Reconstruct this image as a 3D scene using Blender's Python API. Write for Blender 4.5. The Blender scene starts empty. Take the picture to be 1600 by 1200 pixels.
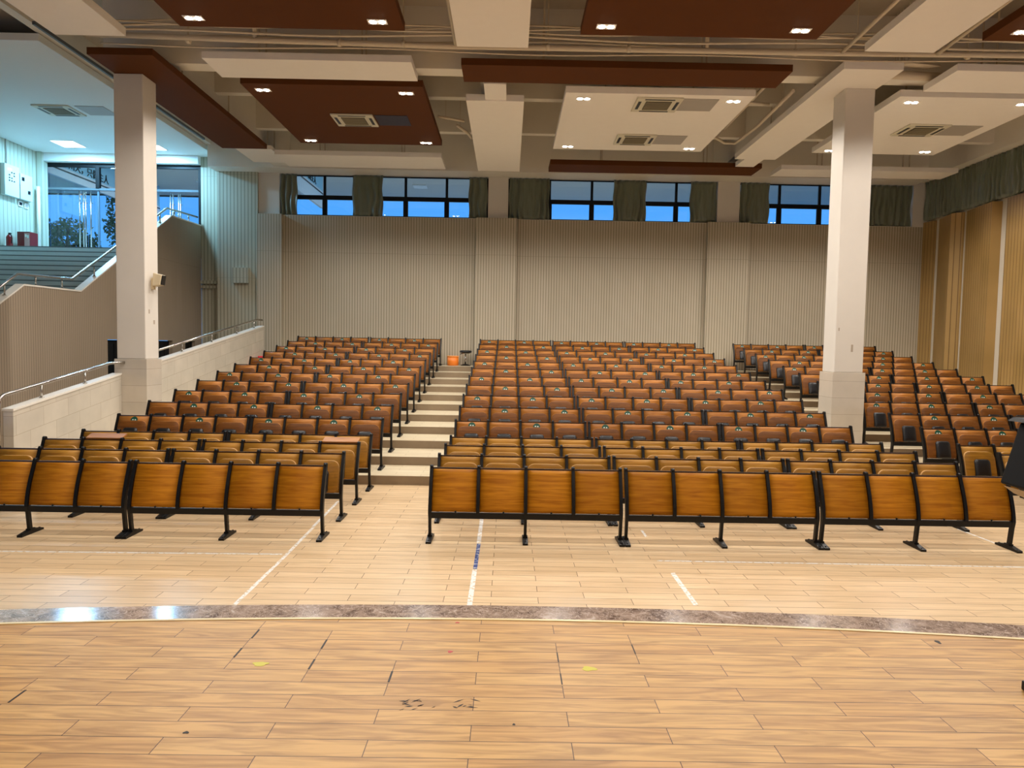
import bpy, bmesh, math, random
from mathutils import Matrix, Vector, noise
random.seed(7)
S = bpy.context.scene
COL = S.collection

# ------------------------------------------------------------------ camera
PITCH, ROLL, YAW, CAMH, FPX = 0.05485, 0.01775, 0.00682, 2.216, 1078.3
f = Vector((math.sin(YAW)*math.cos(PITCH), math.cos(YAW)*math.cos(PITCH), -math.sin(PITCH)))
r0 = Vector((math.cos(YAW), -math.sin(YAW), 0)); u0 = r0.cross(f)
ri = math.cos(ROLL)*r0 + math.sin(ROLL)*u0
up = -math.sin(ROLL)*r0 + math.cos(ROLL)*u0
cd = bpy.data.cameras.new('camera'); cam = bpy.data.objects.new('camera', cd); COL.objects.link(cam)
M = Matrix.Identity(4)
for i in range(3):
    M[i][0], M[i][1], M[i][2] = ri[i], up[i], -f[i]
M.translation = Vector((0, 0, CAMH))
cam.matrix_world = M
cd.sensor_width = 36; cd.lens = 36*FPX/1600; cd.clip_end = 300; cd.clip_start = 0.05
S.camera = cam

# ------------------------------------------------------------------ dusk sky
w = bpy.data.worlds.new('dusk_sky'); S.world = w; w.use_nodes = True
nt = w.node_tree; nt.nodes.clear()
out = nt.nodes.new('ShaderNodeOutputWorld'); bg = nt.nodes.new('ShaderNodeBackground')
tc = nt.nodes.new('ShaderNodeTexCoord'); sp = nt.nodes.new('ShaderNodeSeparateXYZ')
rp = nt.nodes.new('ShaderNodeValToRGB')
nt.links.new(tc.outputs['Generated'], sp.inputs[0]); nt.links.new(sp.outputs['Z'], rp.inputs[0])
rp.color_ramp.elements[0].position = 0.0; rp.color_ramp.elements[0].color = (0.10, 0.42, 1.0, 1)
rp.color_ramp.elements[1].position = 0.6; rp.color_ramp.elements[1].color = (0.06, 0.28, 0.85, 1)
nt.links.new(rp.outputs[0], bg.inputs[0]); bg.inputs[1].default_value = 1.2
nt.links.new(bg.outputs[0], out.inputs[0])

# ------------------------------------------------------------------ view
S.view_settings.view_transform = 'Standard'
S.view_settings.look = 'None'
S.view_settings.gamma = 1.0
S.view_settings.use_curve_mapping = False
S.view_settings.exposure = 0.0
WARM = (1.0, 0.935, 0.87)
LAMP_W = 310.0      # each twin downlight
LAMP_ANGLE = 150
COOL = (0.27, 0.64, 1.0)

# ------------------------------------------------------------------ materials
def base(name):
    m = bpy.data.materials.new(name); m.use_nodes = True
    return m, m.node_tree, m.node_tree.nodes['Principled BSDF']
def N(nt, t, **k):
    n = nt.nodes.new(t)
    for a, b in k.items(): setattr(n, a, b)
    return n
def srgb(r, g, b):
    def c(v):
        v /= 255
        return v/12.92 if v <= .04045 else ((v+.055)/1.055)**2.4
    return (c(r), c(g), c(b), 1)
def plain(name, col, rough=.5, metal=0, spec=.5, coat=0, noise_amt=.0, nscale=6, bump=0):
    m, nt, b = base(name)
    b.inputs['Roughness'].default_value = rough; b.inputs['Metallic'].default_value = metal
    b.inputs['Specular IOR Level'].default_value = spec; b.inputs['Coat Weight'].default_value = coat
    if noise_amt or bump:
        g = N(nt, 'ShaderNodeNewGeometry'); n = N(nt, 'ShaderNodeTexNoise'); n.inputs['Scale'].default_value = nscale
        n.inputs['Detail'].default_value = 4
        nt.links.new(g.outputs['Position'], n.inputs['Vector'])
        mx = N(nt, 'ShaderNodeMix', data_type='RGBA')
        mx.inputs[6].default_value = tuple(c*(1-noise_amt) for c in col[:3])+(1,)
        mx.inputs[7].default_value = tuple(min(1, c*(1+noise_amt)) for c in col[:3])+(1,)
        nt.links.new(n.outputs['Fac'], mx.inputs[0]); nt.links.new(mx.outputs[2], b.inputs['Base Color'])
        if bump:
            bp = N(nt, 'ShaderNodeBump'); bp.inputs['Strength'].default_value = bump; bp.inputs['Distance'].default_value = .01
            nt.links.new(n.outputs['Fac'], bp.inputs['Height']); nt.links.new(bp.outputs[0], b.inputs['Normal'])
    else:
        b.inputs['Base Color'].default_value = col
    return m
def emit(name, col, s):
    m, nt, b = base(name)
    b.inputs['Base Color'].default_value = (1, 1, 1, 1)
    b.inputs['Emission Color'].default_value = tuple(col[:3])+(1,); b.inputs['Emission Strength'].default_value = s
    return m
def vecxyz(nt, a, b_, c=None):
    n = N(nt, 'ShaderNodeCombineXYZ')
    for i, s in enumerate((a, b_, c)):
        if s is not None:
            if isinstance(s, (int, float)): n.inputs[i].default_value = s
            else: nt.links.new(s, n.inputs[i])
    return n.outputs[0]
def math_(nt, op, a, b_=None, c=None):
    n = N(nt, 'ShaderNodeMath', operation=op)
    for i, s in enumerate((a, b_, c)):
        if s is None: continue
        if isinstance(s, (int, float)): n.inputs[i].default_value = s
        else: nt.links.new(s, n.inputs[i])
    return n.outputs[0]
def planks(name, c1, c2, dark, wl, wh, ox, oy, mortar, rough, grain=.35, coat=.0, gscale=1.0):
    m, nt, b = base(name)
    g = N(nt, 'ShaderNodeNewGeometry'); s = N(nt, 'ShaderNodeSeparateXYZ'); nt.links.new(g.outputs['Position'], s.inputs[0])
    x = math_(nt, 'ADD', s.outputs[0], ox+100*wl); y = math_(nt, 'ADD', s.outputs[1], oy+200*wh)
    v = vecxyz(nt, x, y, 0)
    br = N(nt, 'ShaderNodeTexBrick'); br.offset = .5; br.offset_frequency = 2
    br.inputs['Color1'].default_value = c1; br.inputs['Color2'].default_value = c2; br.inputs['Mortar'].default_value = dark
    br.inputs['Scale'].default_value = 1; br.inputs['Mortar Size'].default_value = mortar; br.inputs['Mortar Smooth'].default_value = .1
    br.inputs['Brick Width'].default_value = wl; br.inputs['Row Height'].default_value = wh; br.inputs['Bias'].default_value = -.2
    nt.links.new(v, br.inputs['Vector'])
    # a row id so that grain does not run across joints
    row = math_(nt, 'FLOOR', math_(nt, 'DIVIDE', y, wh))
    par = math_(nt, 'MULTIPLY', math_(nt, 'MODULO', row, 2.0), .5)
    colid = math_(nt, 'FLOOR', math_(nt, 'ADD', math_(nt, 'DIVIDE', x, wl), math_(nt, 'SUBTRACT', .5, par)))
    seed = math_(nt, 'ADD', math_(nt, 'MULTIPLY', row, 3.71), math_(nt, 'MULTIPLY', colid, 7.13))
    gv = vecxyz(nt, math_(nt, 'MULTIPLY', x, 1.6*gscale), math_(nt, 'MULTIPLY', y, 16*gscale), seed)
    n1 = N(nt, 'ShaderNodeTexNoise'); n1.inputs['Scale'].default_value = 1; n1.inputs['Detail'].default_value = 5
    n1.inputs['Distortion'].default_value = 1.2
    nt.links.new(gv, n1.inputs['Vector'])
    rp = N(nt, 'ShaderNodeValToRGB'); rp.color_ramp.elements[0].position = .33; rp.color_ramp.elements[1].position = .62
    rp.color_ramp.elements[0].color = (1-grain, 1-grain*1.15, 1-grain*1.35, 1); rp.color_ramp.elements[1].color = (1.0, 1.0, 1.0, 1)
    nt.links.new(n1.outputs['Fac'], rp.inputs[0])
    mx = N(nt, 'ShaderNodeMix', data_type='RGBA', blend_type='MULTIPLY'); mx.inputs[0].default_value = 1
    nt.links.new(br.outputs['Color'], mx.inputs[6]); nt.links.new(rp.outputs[0], mx.inputs[7])
    nt.links.new(mx.outputs[2], b.inputs['Base Color'])
    b.inputs['Roughness'].default_value = rough; b.inputs['Coat Weight'].default_value = coat; b.inputs['Coat Roughness'].default_value = .12; b.inputs['Specular IOR Level'].default_value = .35
    bp = N(nt, 'ShaderNodeBump'); bp.inputs['Strength'].default_value = .25; bp.inputs['Distance'].default_value = .002; bp.invert = True
    nt.links.new(br.outputs['Fac'], bp.inputs['Height']); nt.links.new(bp.outputs[0], b.inputs['Normal'])
    return m
def slats(name, c, dark, period, duty=.25, rough=.6, panel_h=1.65, hoff=0, var=.08, yonly=False):
    m, nt, b = base(name)
    g = N(nt, 'ShaderNodeNewGeometry'); s = N(nt, 'ShaderNodeSeparateXYZ'); nt.links.new(g.outputs['Position'], s.inputs[0])
    xy = math_(nt, 'ADD', s.outputs[1] if yonly else math_(nt, 'ADD', s.outputs[0], s.outputs[1]), 50.0)
    fr = math_(nt, 'FRACT', math_(nt, 'DIVIDE', xy, period))
    ramp = N(nt, 'ShaderNodeValToRGB'); e = ramp.color_ramp.elements
    e[0].position = 0; e[0].color = dark; e[1].position = duty; e[1].color = dark
    a = e.new(duty+.06); a.color = c; a2 = e.new(.96); a2.color = c; a3 = e.new(1.0); a3.color = dark
    nt.links.new(fr, ramp.inputs[0])
    n = N(nt, 'ShaderNodeTexNoise'); n.inputs['Scale'].default_value = 1.0; n.inputs['Detail'].default_value = 3
    nt.links.new(vecxyz(nt, math_(nt, 'FLOOR', math_(nt, 'DIVIDE', xy, period*4)), math_(nt, 'MULTIPLY', s.outputs[2], .4), 0), n.inputs['Vector'])
    mx = N(nt, 'ShaderNodeMix', data_type='RGBA', blend_type='MULTIPLY'); mx.inputs[0].default_value = 1
    r2 = N(nt, 'ShaderNodeValToRGB'); r2.color_ramp.elements[0].position = .3; r2.color_ramp.elements[1].position = .7
    r2.color_ramp.elements[0].color = (1-var, 1-var, 1-var*1.3, 1); r2.color_ramp.elements[1].color = (1, 1, 1, 1)
    nt.links.new(n.outputs['Fac'], r2.inputs[0])
    nt.links.new(ramp.outputs[0], mx.inputs[6]); nt.links.new(r2.outputs[0], mx.inputs[7])
    # horizontal sheet joints
    zf = math_(nt, 'FRACT', math_(nt, 'DIVIDE', math_(nt, 'ADD', s.outputs[2], hoff), panel_h))
    jl = math_(nt, 'LESS_THAN', zf, .012/panel_h)
    m2 = N(nt, 'ShaderNodeMix', data_type='RGBA'); nt.links.new(math_(nt, 'MULTIPLY', jl, .5), m2.inputs[0])
    nt.links.new(mx.outputs[2], m2.inputs[6]); m2.inputs[7].default_value = dark
    nt.links.new(m2.outputs[2], b.inputs['Base Color'])
    b.inputs['Roughness'].default_value = rough
    bp = N(nt, 'ShaderNodeBump'); bp.inputs['Strength'].default_value = .5; bp.inputs['Distance'].default_value = .01
    nt.links.new(math_(nt, 'GREATER_THAN', fr, duty), bp.inputs['Height']); nt.links.new(bp.outputs[0], b.inputs['Normal'])
    return m
def seatwood(name, c1, c2, rough=.32, spec=.22):
    m, nt, b = base(name); b.inputs['Specular IOR Level'].default_value = spec
    tc = N(nt, 'ShaderNodeTexCoord'); mp = N(nt, 'ShaderNodeMapping'); mp.inputs['Scale'].default_value = (1.1, 1, 16)
    oi = N(nt, 'ShaderNodeObjectInfo')
    cb = N(nt, 'ShaderNodeVectorMath', operation='SCALE'); cb.inputs[0].default_value = (37, 11, 23); nt.links.new(oi.outputs['Random'], cb.inputs['Scale'])
    ad = N(nt, 'ShaderNodeVectorMath', operation='ADD')
    nt.links.new(tc.outputs['Object'], mp.inputs[0]); nt.links.new(mp.outputs[0], ad.inputs[0]); nt.links.new(cb.outputs[0], ad.inputs[1])
    n = N(nt, 'ShaderNodeTexNoise'); n.inputs['Scale'].default_value = 2.2; n.inputs['Detail'].default_value = 5; n.inputs['Distortion'].default_value = .8
    nt.links.new(ad.outputs[0], n.inputs['Vector'])
    rp = N(nt, 'ShaderNodeValToRGB'); rp.color_ramp.elements[0].position = .3; rp.color_ramp.elements[1].position = .68
    rp.color_ramp.elements[0].color = c1; rp.color_ramp.elements[1].color = c2
    nt.links.new(n.outputs['Fac'], rp.inputs[0])
    hs = N(nt, 'ShaderNodeHueSaturation')
    nt.links.new(math_(nt, 'ADD', math_(nt, 'MULTIPLY', oi.outputs['Random'], .22), .89), hs.inputs['Value'])
    nt.links.new(rp.outputs[0], hs.inputs['Color']); nt.links.new(hs.outputs[0], b.inputs['Base Color'])
    b.inputs['Roughness'].default_value = rough
    return m
def tilemat(name, col, joint, w, h, shear=0.0, rough=.15, zoff=0):
    m, nt, b = base(name)
    g = N(nt, 'ShaderNodeNewGeometry'); s = N(nt, 'ShaderNodeSeparateXYZ'); nt.links.new(g.outputs['Position'], s.inputs[0])
    u = math_(nt, 'ADD', math_(nt, 'ADD', s.outputs[0], s.outputs[1]), 50)
    v = math_(nt, 'ADD', math_(nt, 'SUBTRACT', s.outputs[2], math_(nt, 'MULTIPLY', s.outputs[1], shear)), 20+zoff)
    br = N(nt, 'ShaderNodeTexBrick'); br.offset = .5
    br.inputs['Color1'].default_value = col; br.inputs['Color2'].default_value = tuple(c*.9 for c in col[:3])+(1,); br.inputs['Mortar'].default_value = joint
    br.inputs['Scale'].default_value = 1; br.inputs['Mortar Size'].default_value = .0035
    br.inputs['Brick Width'].default_value = w; br.inputs['Row Height'].default_value = h
    nt.links.new(vecxyz(nt, u, v, 0), br.inputs['Vector'])
    n = N(nt, 'ShaderNodeTexNoise'); n.inputs['Scale'].default_value = 2.5; n.inputs['Detail'].default_value = 3
    nt.links.new(g.outputs['Position'], n.inputs['Vector'])
    mx = N(nt, 'ShaderNodeMix', data_type='RGBA', blend_type='MULTIPLY'); mx.inputs[0].default_value = .25
    nt.links.new(br.outputs['Color'], mx.inputs[6]); nt.links.new(n.outputs['Fac'], mx.inputs[7])
    nt.links.new(mx.outputs[2], b.inputs['Base Color']); b.inputs['Roughness'].default_value = rough
    return m
def marblemat():
    m, nt, b = base('brown_marble')
    g = N(nt, 'ShaderNodeNewGeometry')
    n = N(nt, 'ShaderNodeTexNoise'); n.inputs['Scale'].default_value = 9; n.inputs['Detail'].default_value = 8; n.inputs['Distortion'].default_value = 1.5
    nt.links.new(g.outputs['Position'], n.inputs['Vector'])
    r = N(nt, 'ShaderNodeValToRGB'); e = r.color_ramp.elements
    e[0].position = .35; e[0].color = srgb(110, 90, 78); e[1].position = .55; e[1].color = srgb(160, 138, 122)
    x = e.new(.64); x.color = srgb(172, 150, 134); x = e.new(.72); x.color = srgb(215, 200, 188)
    nt.links.new(n.outputs['Fac'], r.inputs[0])
    v = N(nt, 'ShaderNodeTexVoronoi', feature='DISTANCE_TO_EDGE'); v.inputs['Scale'].default_value = 14
    n2 = N(nt, 'ShaderNodeTexNoise'); n2.inputs['Scale'].default_value = 6
    nt.links.new(g.outputs['Position'], n2.inputs['Vector'])
    av = N(nt, 'ShaderNodeVectorMath', operation='ADD'); nt.links.new(g.outputs['Position'], av.inputs[0]); nt.links.new(n2.outputs['Color'], av.inputs[1])
    nt.links.new(av.outputs[0], v.inputs['Vector'])
    mx = N(nt, 'ShaderNodeMix', data_type='RGBA')
    nt.links.new(math_(nt, 'MULTIPLY', math_(nt, 'LESS_THAN', v.outputs['Distance'], .045), .7), mx.inputs[0])
    nt.links.new(r.outputs[0], mx.inputs[6]); mx.inputs[7].default_value = srgb(205, 185, 172)
    nt.links.new(mx.outputs[2], b.inputs['Base Color']); b.inputs['Roughness'].default_value = .12
    return m

stage_wood = planks('stage_laminate', srgb(212, 168, 102), srgb(202, 154, 88), srgb(80, 50, 24), .78, .1115, .12, -3.46+.1115, .0018, .42, .38, 0, 1.5)
floor_wood = planks('floor_laminate', srgb(228, 200, 160), srgb(214, 185, 145), srgb(86, 60, 36), .825, .144, .11, -5.99+.144, .0026, .28, .14, .12)
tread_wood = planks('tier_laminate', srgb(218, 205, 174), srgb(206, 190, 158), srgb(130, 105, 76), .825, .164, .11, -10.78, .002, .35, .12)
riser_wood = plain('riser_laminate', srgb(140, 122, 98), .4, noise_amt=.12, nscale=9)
plaster = plain('warm_white_plaster', srgb(216, 208, 196), .75, noise_amt=.03, nscale=3)
soffit_white = plain('ceiling_white', srgb(226, 218, 204), .8, noise_amt=.02)
panel_white = plain('panel_white', srgb(240, 232, 222), .7, noise_amt=.02)
panel_brown = plain('panel_brown', srgb(90, 50, 18), .7, noise_amt=.05, nscale=4, spec=.15)
slab_white = plain('slab_white', srgb(190, 176, 156), .9, noise_amt=.05)
slat_mat = slats('beige_slat_panels', srgb(192, 180, 157), srgb(132, 121, 100), .084, .18, panel_h=4.2, hoff=-.85)
slat_stair = slats('taupe_slat_panels', srgb(168, 150, 128), srgb(128, 112, 92), .07, .15, panel_h=4.2, hoff=-.3)
slat_wide = slats('wide_slat_panels', srgb(186, 182, 160), srgb(144, 140, 122), .11, .22, panel_h=3.2, hoff=-1.0)
slat_pale = slats('pale_slat_panels', srgb(188, 192, 172), srgb(152, 152, 134), .16, .12, panel_h=4.0)
gold_wood = slats('golden_acoustic_boards', srgb(182, 146, 90), srgb(126, 94, 50), .12, .10, rough=.4, panel_h=40, var=.34, yonly=True)
tile_parapet = tilemat('cream_parapet_tiles', srgb(222, 212, 194), srgb(186, 172, 150), .62, .3, .1458, .12, -.02)
tile_col = tilemat('cream_column_tiles', srgb(216, 204, 186), srgb(178, 164, 146), 3.0, .32, 0, .2, -.21)
cap_white = plain('white_cap', srgb(236, 230, 218), .25)
grey_step = plain('grey_step_stone', srgb(196, 200, 194), .5, noise_amt=.06)
step_line = plain('dark_step_nosing', srgb(112, 114, 110), .5)
chrome = plain('brushed_steel', srgb(190, 186, 180), .22, metal=1)
black_metal = plain('black_metal', srgb(9, 8, 8), .42, spec=.3)
black_plastic = plain('black_plastic', srgb(17, 17, 19), .35)
seat_back_w = seatwood('backrest_wood', srgb(142, 86, 34), srgb(178, 118, 54), .42)
seat_w = seatwood('seat_wood', srgb(84, 46, 8), srgb(116, 68, 18), .5)
gold_back_w = seatwood('golden_backrest_wood', srgb(150, 102, 34), srgb(184, 134, 54), .42)
gold_seat_w = seatwood('golden_seat_wood', srgb(120, 80, 18), srgb(150, 104, 30), .36)
front_w = seatwood('front_panel_wood', srgb(156, 92, 6), srgb(196, 130, 24), .5)
edge_w = plain('plywood_edge_highlight', srgb(214, 168, 108), .4)  # pale board edges; on golden seats it paints in a specular rim highlight
rail_dark = plain('dark_rail', srgb(52, 32, 22), .18)
green = plain('green_sticker', srgb(8, 74, 54), .45)
white_ink = plain('white_ink', srgb(225, 235, 225), .5)
frame_black = plain('dark_window_frame', srgb(12, 13, 15), .5, spec=.25)
canopy_grey = plain('canopy_grey', srgb(215, 205, 190), .8)
canopy_brown = plain('canopy_brown', srgb(70, 58, 52), .8)
curtain_mat = plain('olive_curtain', srgb(104, 110, 90), .28, noise_amt=.1, spec=.8)
def sheenify(m):
    b = m.node_tree.nodes['Principled BSDF']; b.inputs['Sheen Weight'].default_value = .3
sheenify(curtain_mat)
ac_white = plain('cassette_white', srgb(212, 204, 182), .5)
ac_grille = plain('cassette_grille', srgb(84, 76, 58), .6)
hatch_grey = plain('hatch_grey', srgb(168, 160, 150), .5)
hatch_blue = plain('hatch_dark_blue', srgb(38, 34, 52), .5)
orange = plain('orange_plastic', srgb(240, 132, 40), .4)
red = plain('red_paint', srgb(170, 30, 28), .35)
redbright = plain('red_cloth', srgb(215, 40, 50), .6)
pipe_mat = plain('painted_pipe', srgb(206, 190, 166), .6)
white_tape = plain('white_tape', srgb(226, 224, 218), .5)
def patchy(m, c2, th, sc):
    nt = m.node_tree; b = nt.nodes['Principled BSDF']; g = N(nt, 'ShaderNodeNewGeometry'); n = N(nt, 'ShaderNodeTexNoise')
    n.inputs['Scale'].default_value = sc; n.inputs['Detail'].default_value = 5; nt.links.new(g.outputs['Position'], n.inputs['Vector'])
    mx = N(nt, 'ShaderNodeMix', data_type='RGBA'); mx.inputs[6].default_value = b.inputs['Base Color'].default_value[:]; mx.inputs[7].default_value = c2
    nt.links.new(math_(nt, 'GREATER_THAN', n.outputs['Fac'], th), mx.inputs[0]); nt.links.new(mx.outputs[2], b.inputs['Base Color'])
patchy(white_tape, srgb(206, 186, 152), .56, 26)
blue_tape = plain('blue_tape', srgb(46, 72, 130), .5); patchy(blue_tape, srgb(190, 190, 196), .58, 24)
yellow_mark = plain('yellow_paint', srgb(206, 196, 50), .5)
red_mark = plain('red_mark_paint', srgb(190, 50, 50), .5)
dark_mark = plain('dark_mark', srgb(30, 20, 14), .6)
board_blue = plain('signboard_blue', srgb(150, 205, 225), .5)
board_white = plain('fascia_white', srgb(215, 225, 230), .5)
leaf = plain('leaf_green', srgb(50, 90, 52), .6, noise_amt=.3)
bark = plain('bark', srgb(70, 60, 50), .8)
cream_plastic = plain('cream_plastic', srgb(214, 196, 160), .4)
marble = marblemat()
pale_trim = plain('pale_trim', srgb(232, 212, 160), .3)
lectern_black = plain('lectern_black', srgb(8, 8, 9), .6, spec=.2)
underside = plain('lectern_underside', srgb(190, 178, 158), .6)
glow = emit('lamp_glow', (1, .93, .82), 40)
glow_cool = emit('panel_light_glow', (.75, .95, 1), 7)
stone_out = plain('outdoor_paving', srgb(215, 210, 200), .8)
def glassmat():
    m = bpy.data.materials.new('window_glass'); m.use_nodes = True; nt = m.node_tree; nt.nodes.clear()
    o = N(nt, 'ShaderNodeOutputMaterial'); t = N(nt, 'ShaderNodeBsdfTransparent'); g = N(nt, 'ShaderNodeBsdfGlossy')
    t.inputs[0].default_value = (.93, .97, .98, 1)
    g.inputs['Roughness'].default_value = .02; mx = N(nt, 'ShaderNodeMixShader'); fr = N(nt, 'ShaderNodeFresnel'); fr.inputs[0].default_value = 1.5
    nt.links.new(fr.outputs[0], mx.inputs[0]); nt.links.new(t.outputs[0], mx.inputs[1]); nt.links.new(g.outputs[0], mx.inputs[2]); nt.links.new(mx.outputs[0], o.inputs[0])
    return m
glass = glassmat()

# ------------------------------------------------------------------ helpers
def tag(o, label=None, cat=None, group=None, kind=None):
    if label: o['label'] = label
    if cat: o['category'] = cat
    if group: o['group'] = group
    if kind: o['kind'] = kind
    return o
def bx(bm, x0, x1, y0, y1, z0, z1, mi=0):
    vs = [bm.verts.new((x, y, z)) for z in (z0, z1) for y in (y0, y1) for x in (x0, x1)]
    fs = [(0, 2, 3, 1), (4, 5, 7, 6), (0, 1, 5, 4), (2, 6, 7, 3), (0, 4, 6, 2), (1, 3, 7, 5)]
    r = []
    for q in fs:
        fc = bm.faces.new([vs[i] for i in q]); fc.material_index = mi; r.append(fc)
    return r
def prism(bm, pts, axis, a0, a1, mi=0):
    """extrude a 2D outline along an axis ('x','y','z')"""
    def P(p, a):
        return {'x': (a, p[0], p[1]), 'y': (p[0], a, p[1]), 'z': (p[0], p[1], a)}[axis]
    A = [bm.verts.new(P(p, a0)) for p in pts]; B = [bm.verts.new(P(p, a1)) for p in pts]
    n = len(pts)
    f1 = bm.faces.new(A); f2 = bm.faces.new(B[::-1]); f1.material_index = f2.material_index = mi
    for i in range(n):
        fc = bm.faces.new((A[i], B[i], B[(i+1) % n], A[(i+1) % n])); fc.material_index = mi
def tube(bm, pts, r, seg=10, mi=0, caps=True):
    pts = [Vector(p) for p in pts]; rings = []
    prev = None
    for i, p in enumerate(pts):
        if i == 0: d = pts[1]-p
        elif i == len(pts)-1: d = p-pts[i-1]
        else: d = (pts[i+1]-p).normalized()+(p-pts[i-1]).normalized()
        d.normalize()
        a = Vector((0, 0, 1)) if abs(d.z) < .9 else Vector((1, 0, 0))
        if prev is not None: a = prev
        u = d.cross(a).normalized(); v = u.cross(d).normalized(); prev = v
        rr = r[i] if isinstance(r, (list, tuple)) else r
        rings.append([bm.verts.new(p+rr*(math.cos(2*math.pi*k/seg)*u+math.sin(2*math.pi*k/seg)*v)) for k in range(seg)])
    for a, b_ in zip(rings, rings[1:]):
        for k in range(seg):
            fc = bm.faces.new((a[k], a[(k+1) % seg], b_[(k+1) % seg], b_[k])); fc.smooth = True; fc.material_index = mi
    if caps:
        for q in (bm.faces.new(rings[0][::-1]), bm.faces.new(rings[-1])): q.material_index = mi
def lathe(bm, prof, cx, cy, seg=20, mi=0):
    rings = [[bm.verts.new((cx+r*math.cos(2*math.pi*k/seg), cy+r*math.sin(2*math.pi*k/seg), z)) for k in range(seg)] for r, z in prof]
    for a, b_ in zip(rings, rings[1:]):
        for k in range(seg):
            fc = bm.faces.new((a[k], a[(k+1) % seg], b_[(k+1) % seg], b_[k])); fc.smooth = True; fc.material_index = mi
    bm.faces.new(rings[0][::-1]).material_index = mi; bm.faces.new(rings[-1]).material_index = mi
def obj(name, bm, mats, parent=None, bevel=0, origin=None, seg=2):
    if not isinstance(mats, (list, tuple)): mats = [mats]
    bmesh.ops.recalc_face_normals(bm, faces=bm.faces)
    me = bpy.data.meshes.new(name)
    o = bpy.data.objects.new(name, me); COL.objects.link(o)
    pw = Vector((0, 0, 0))
    if parent is None:
        if origin is None:
            xs = [v.co.x for v in bm.verts]; ys = [v.co.y for v in bm.verts]; zs = [v.co.z for v in bm.verts]
            origin = Vector(((min(xs)+max(xs))/2, (min(ys)+max(ys))/2, min(zs)))
        origin = Vector(origin)
        bmesh.ops.translate(bm, verts=bm.verts, vec=-origin); o.location = origin
    else:
        o.parent = parent
    bm.to_mesh(me); bm.free()
    for m in mats: me.materials.append(m)
    if bevel:
        md = o.modifiers.new('bevel', 'BEVEL'); md.width = bevel; md.segments = seg; md.limit_method = 'ANGLE'
    return o
def empty(name, loc, label=None, cat=None, group=None):
    o = bpy.data.objects.new(name, None); COL.objects.link(o); o.location = loc; o.empty_display_size = .1
    return tag(o, label, cat, group)
def B(): return bmesh.new()
def boxo(name, dims, mat, parent=None, bevel=0, **t):
    bm = B(); bx(bm, *dims); o = obj(name, bm, mat, parent, bevel)
    return tag(o, **t) if t else o
def struct(name, dims, mat, bevel=0):
    return boxo(name, dims, mat, None, bevel, kind='structure')
def copy_tree(o, parent=None):
    c = o.copy(); COL.objects.link(c); c.parent = parent
    for ch in o.children: copy_tree(ch, c)
    return c

# ------------------------------------------------------------------ floors
TS, TP, TY = .1435, .984, 10.783          # tier rise, tread, first riser
XP = -7.40                                # inner face of the left parapet
XW = 13.2                                 # right wall
YB = 22.0                                 # back wall
SX, SZ, SR = .05, .70, 23.6               # stage edge curve
def stage_y(x): return 3.76-(x-SX)**2/(2*SR)
struct('floor', (-14.8, XW, 3.0, TY, -.1, 0), floor_wood)
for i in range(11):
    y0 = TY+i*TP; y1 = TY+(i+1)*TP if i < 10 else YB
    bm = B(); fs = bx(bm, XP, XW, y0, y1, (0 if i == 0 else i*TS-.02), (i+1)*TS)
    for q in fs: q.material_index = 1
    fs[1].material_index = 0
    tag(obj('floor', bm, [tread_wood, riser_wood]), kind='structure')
struct('floor', (-14.8, XP-.16, TY, 22.2, -.1, 0), floor_wood)
# stage
bm = B(); pts = [(-9, -4), (-9, stage_y(-9))]+[(-9+i*.3, stage_y(-9+i*.3)) for i in range(1, 61)]+[(9, -4)]
prism(bm, pts, 'z', .02, SZ); tag(obj('stage', bm, stage_wood), kind='structure')
def strip(name, d0, d1, z0, z1, mat):
    bm = B(); xs = [-9+i*.3 for i in range(61)]
    pts = [(x, stage_y(x)+d0) for x in xs]+[(x, stage_y(x)+d1) for x in xs[::-1]]
    prism(bm, pts, 'z', z0, z1); return tag(obj(name, bm, mat), kind='structure')
strip('trim_1', .0, .19, 0, SZ+.003, marble)
strip('trim_2', -.022, 0.0, SZ-.01, SZ+.004, pale_trim)

# tape lines on the lower floor
def tape(x0, x1, y0, y1, label, parts=None, mat=None):
    bm = B(); bx(bm, x0, x1, y0, y1, 0.0002, .0015); o = obj('floor_tape', bm, mat or white_tape)
    return tag(o, label, 'tape')
def tape_line(pts, wd, label, mat=white_tape):
    bm = B()
    for (xa, ya), (xb, yb) in pts:
        d = Vector((xb-xa, yb-ya, 0)).normalized(); n = Vector((-d.y, d.x, 0))*wd/2
        q = [Vector((xa, ya, .0015))+n, Vector((xa, ya, .0015))-n, Vector((xb, yb, .0015))-n, Vector((xb, yb, .0015))+n]
        top = [bm.verts.new(v) for v in q]; bot = [bm.verts.new(v-Vector((0, 0, .0012))) for v in q]
        bm.faces.new(top); bm.faces.new(bot[::-1])
        for i in range(4): bm.faces.new((top[i], bot[i], bot[(i+1) % 4], top[(i+1) % 4]))
    return tag(obj('floor_tape', bm, mat), label, 'tape')
tape_line([((-2.255, 4.0), (-2.27, 6.9)), ((-2.27, 6.93), (-2.30, 8.2)), ((-2.31, 8.23), (-2.34, 9.6))], .035, 'worn white tape line running lengthwise under the left front bench end')
tape_line([((-.29, 4.0), (-.29, 6.72)), ((-.29, 7.64), (-.30, 9.2))], .045, 'patchy white tape line running lengthwise below the centre block')
tape_line([((-.288, 6.74), (-.288, 7.62))], .04, 'short blue tape piece in the middle lengthwise line', blue_tape)
tape_line([((-7.2, 7.04), (-2.32, 7.12))], .035, 'long white tape line across the floor before the left block')
tape_line([((1.60, 7.10), (8.2, 7.06))], .03, 'long faint white tape line across the floor before the centre block')
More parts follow.
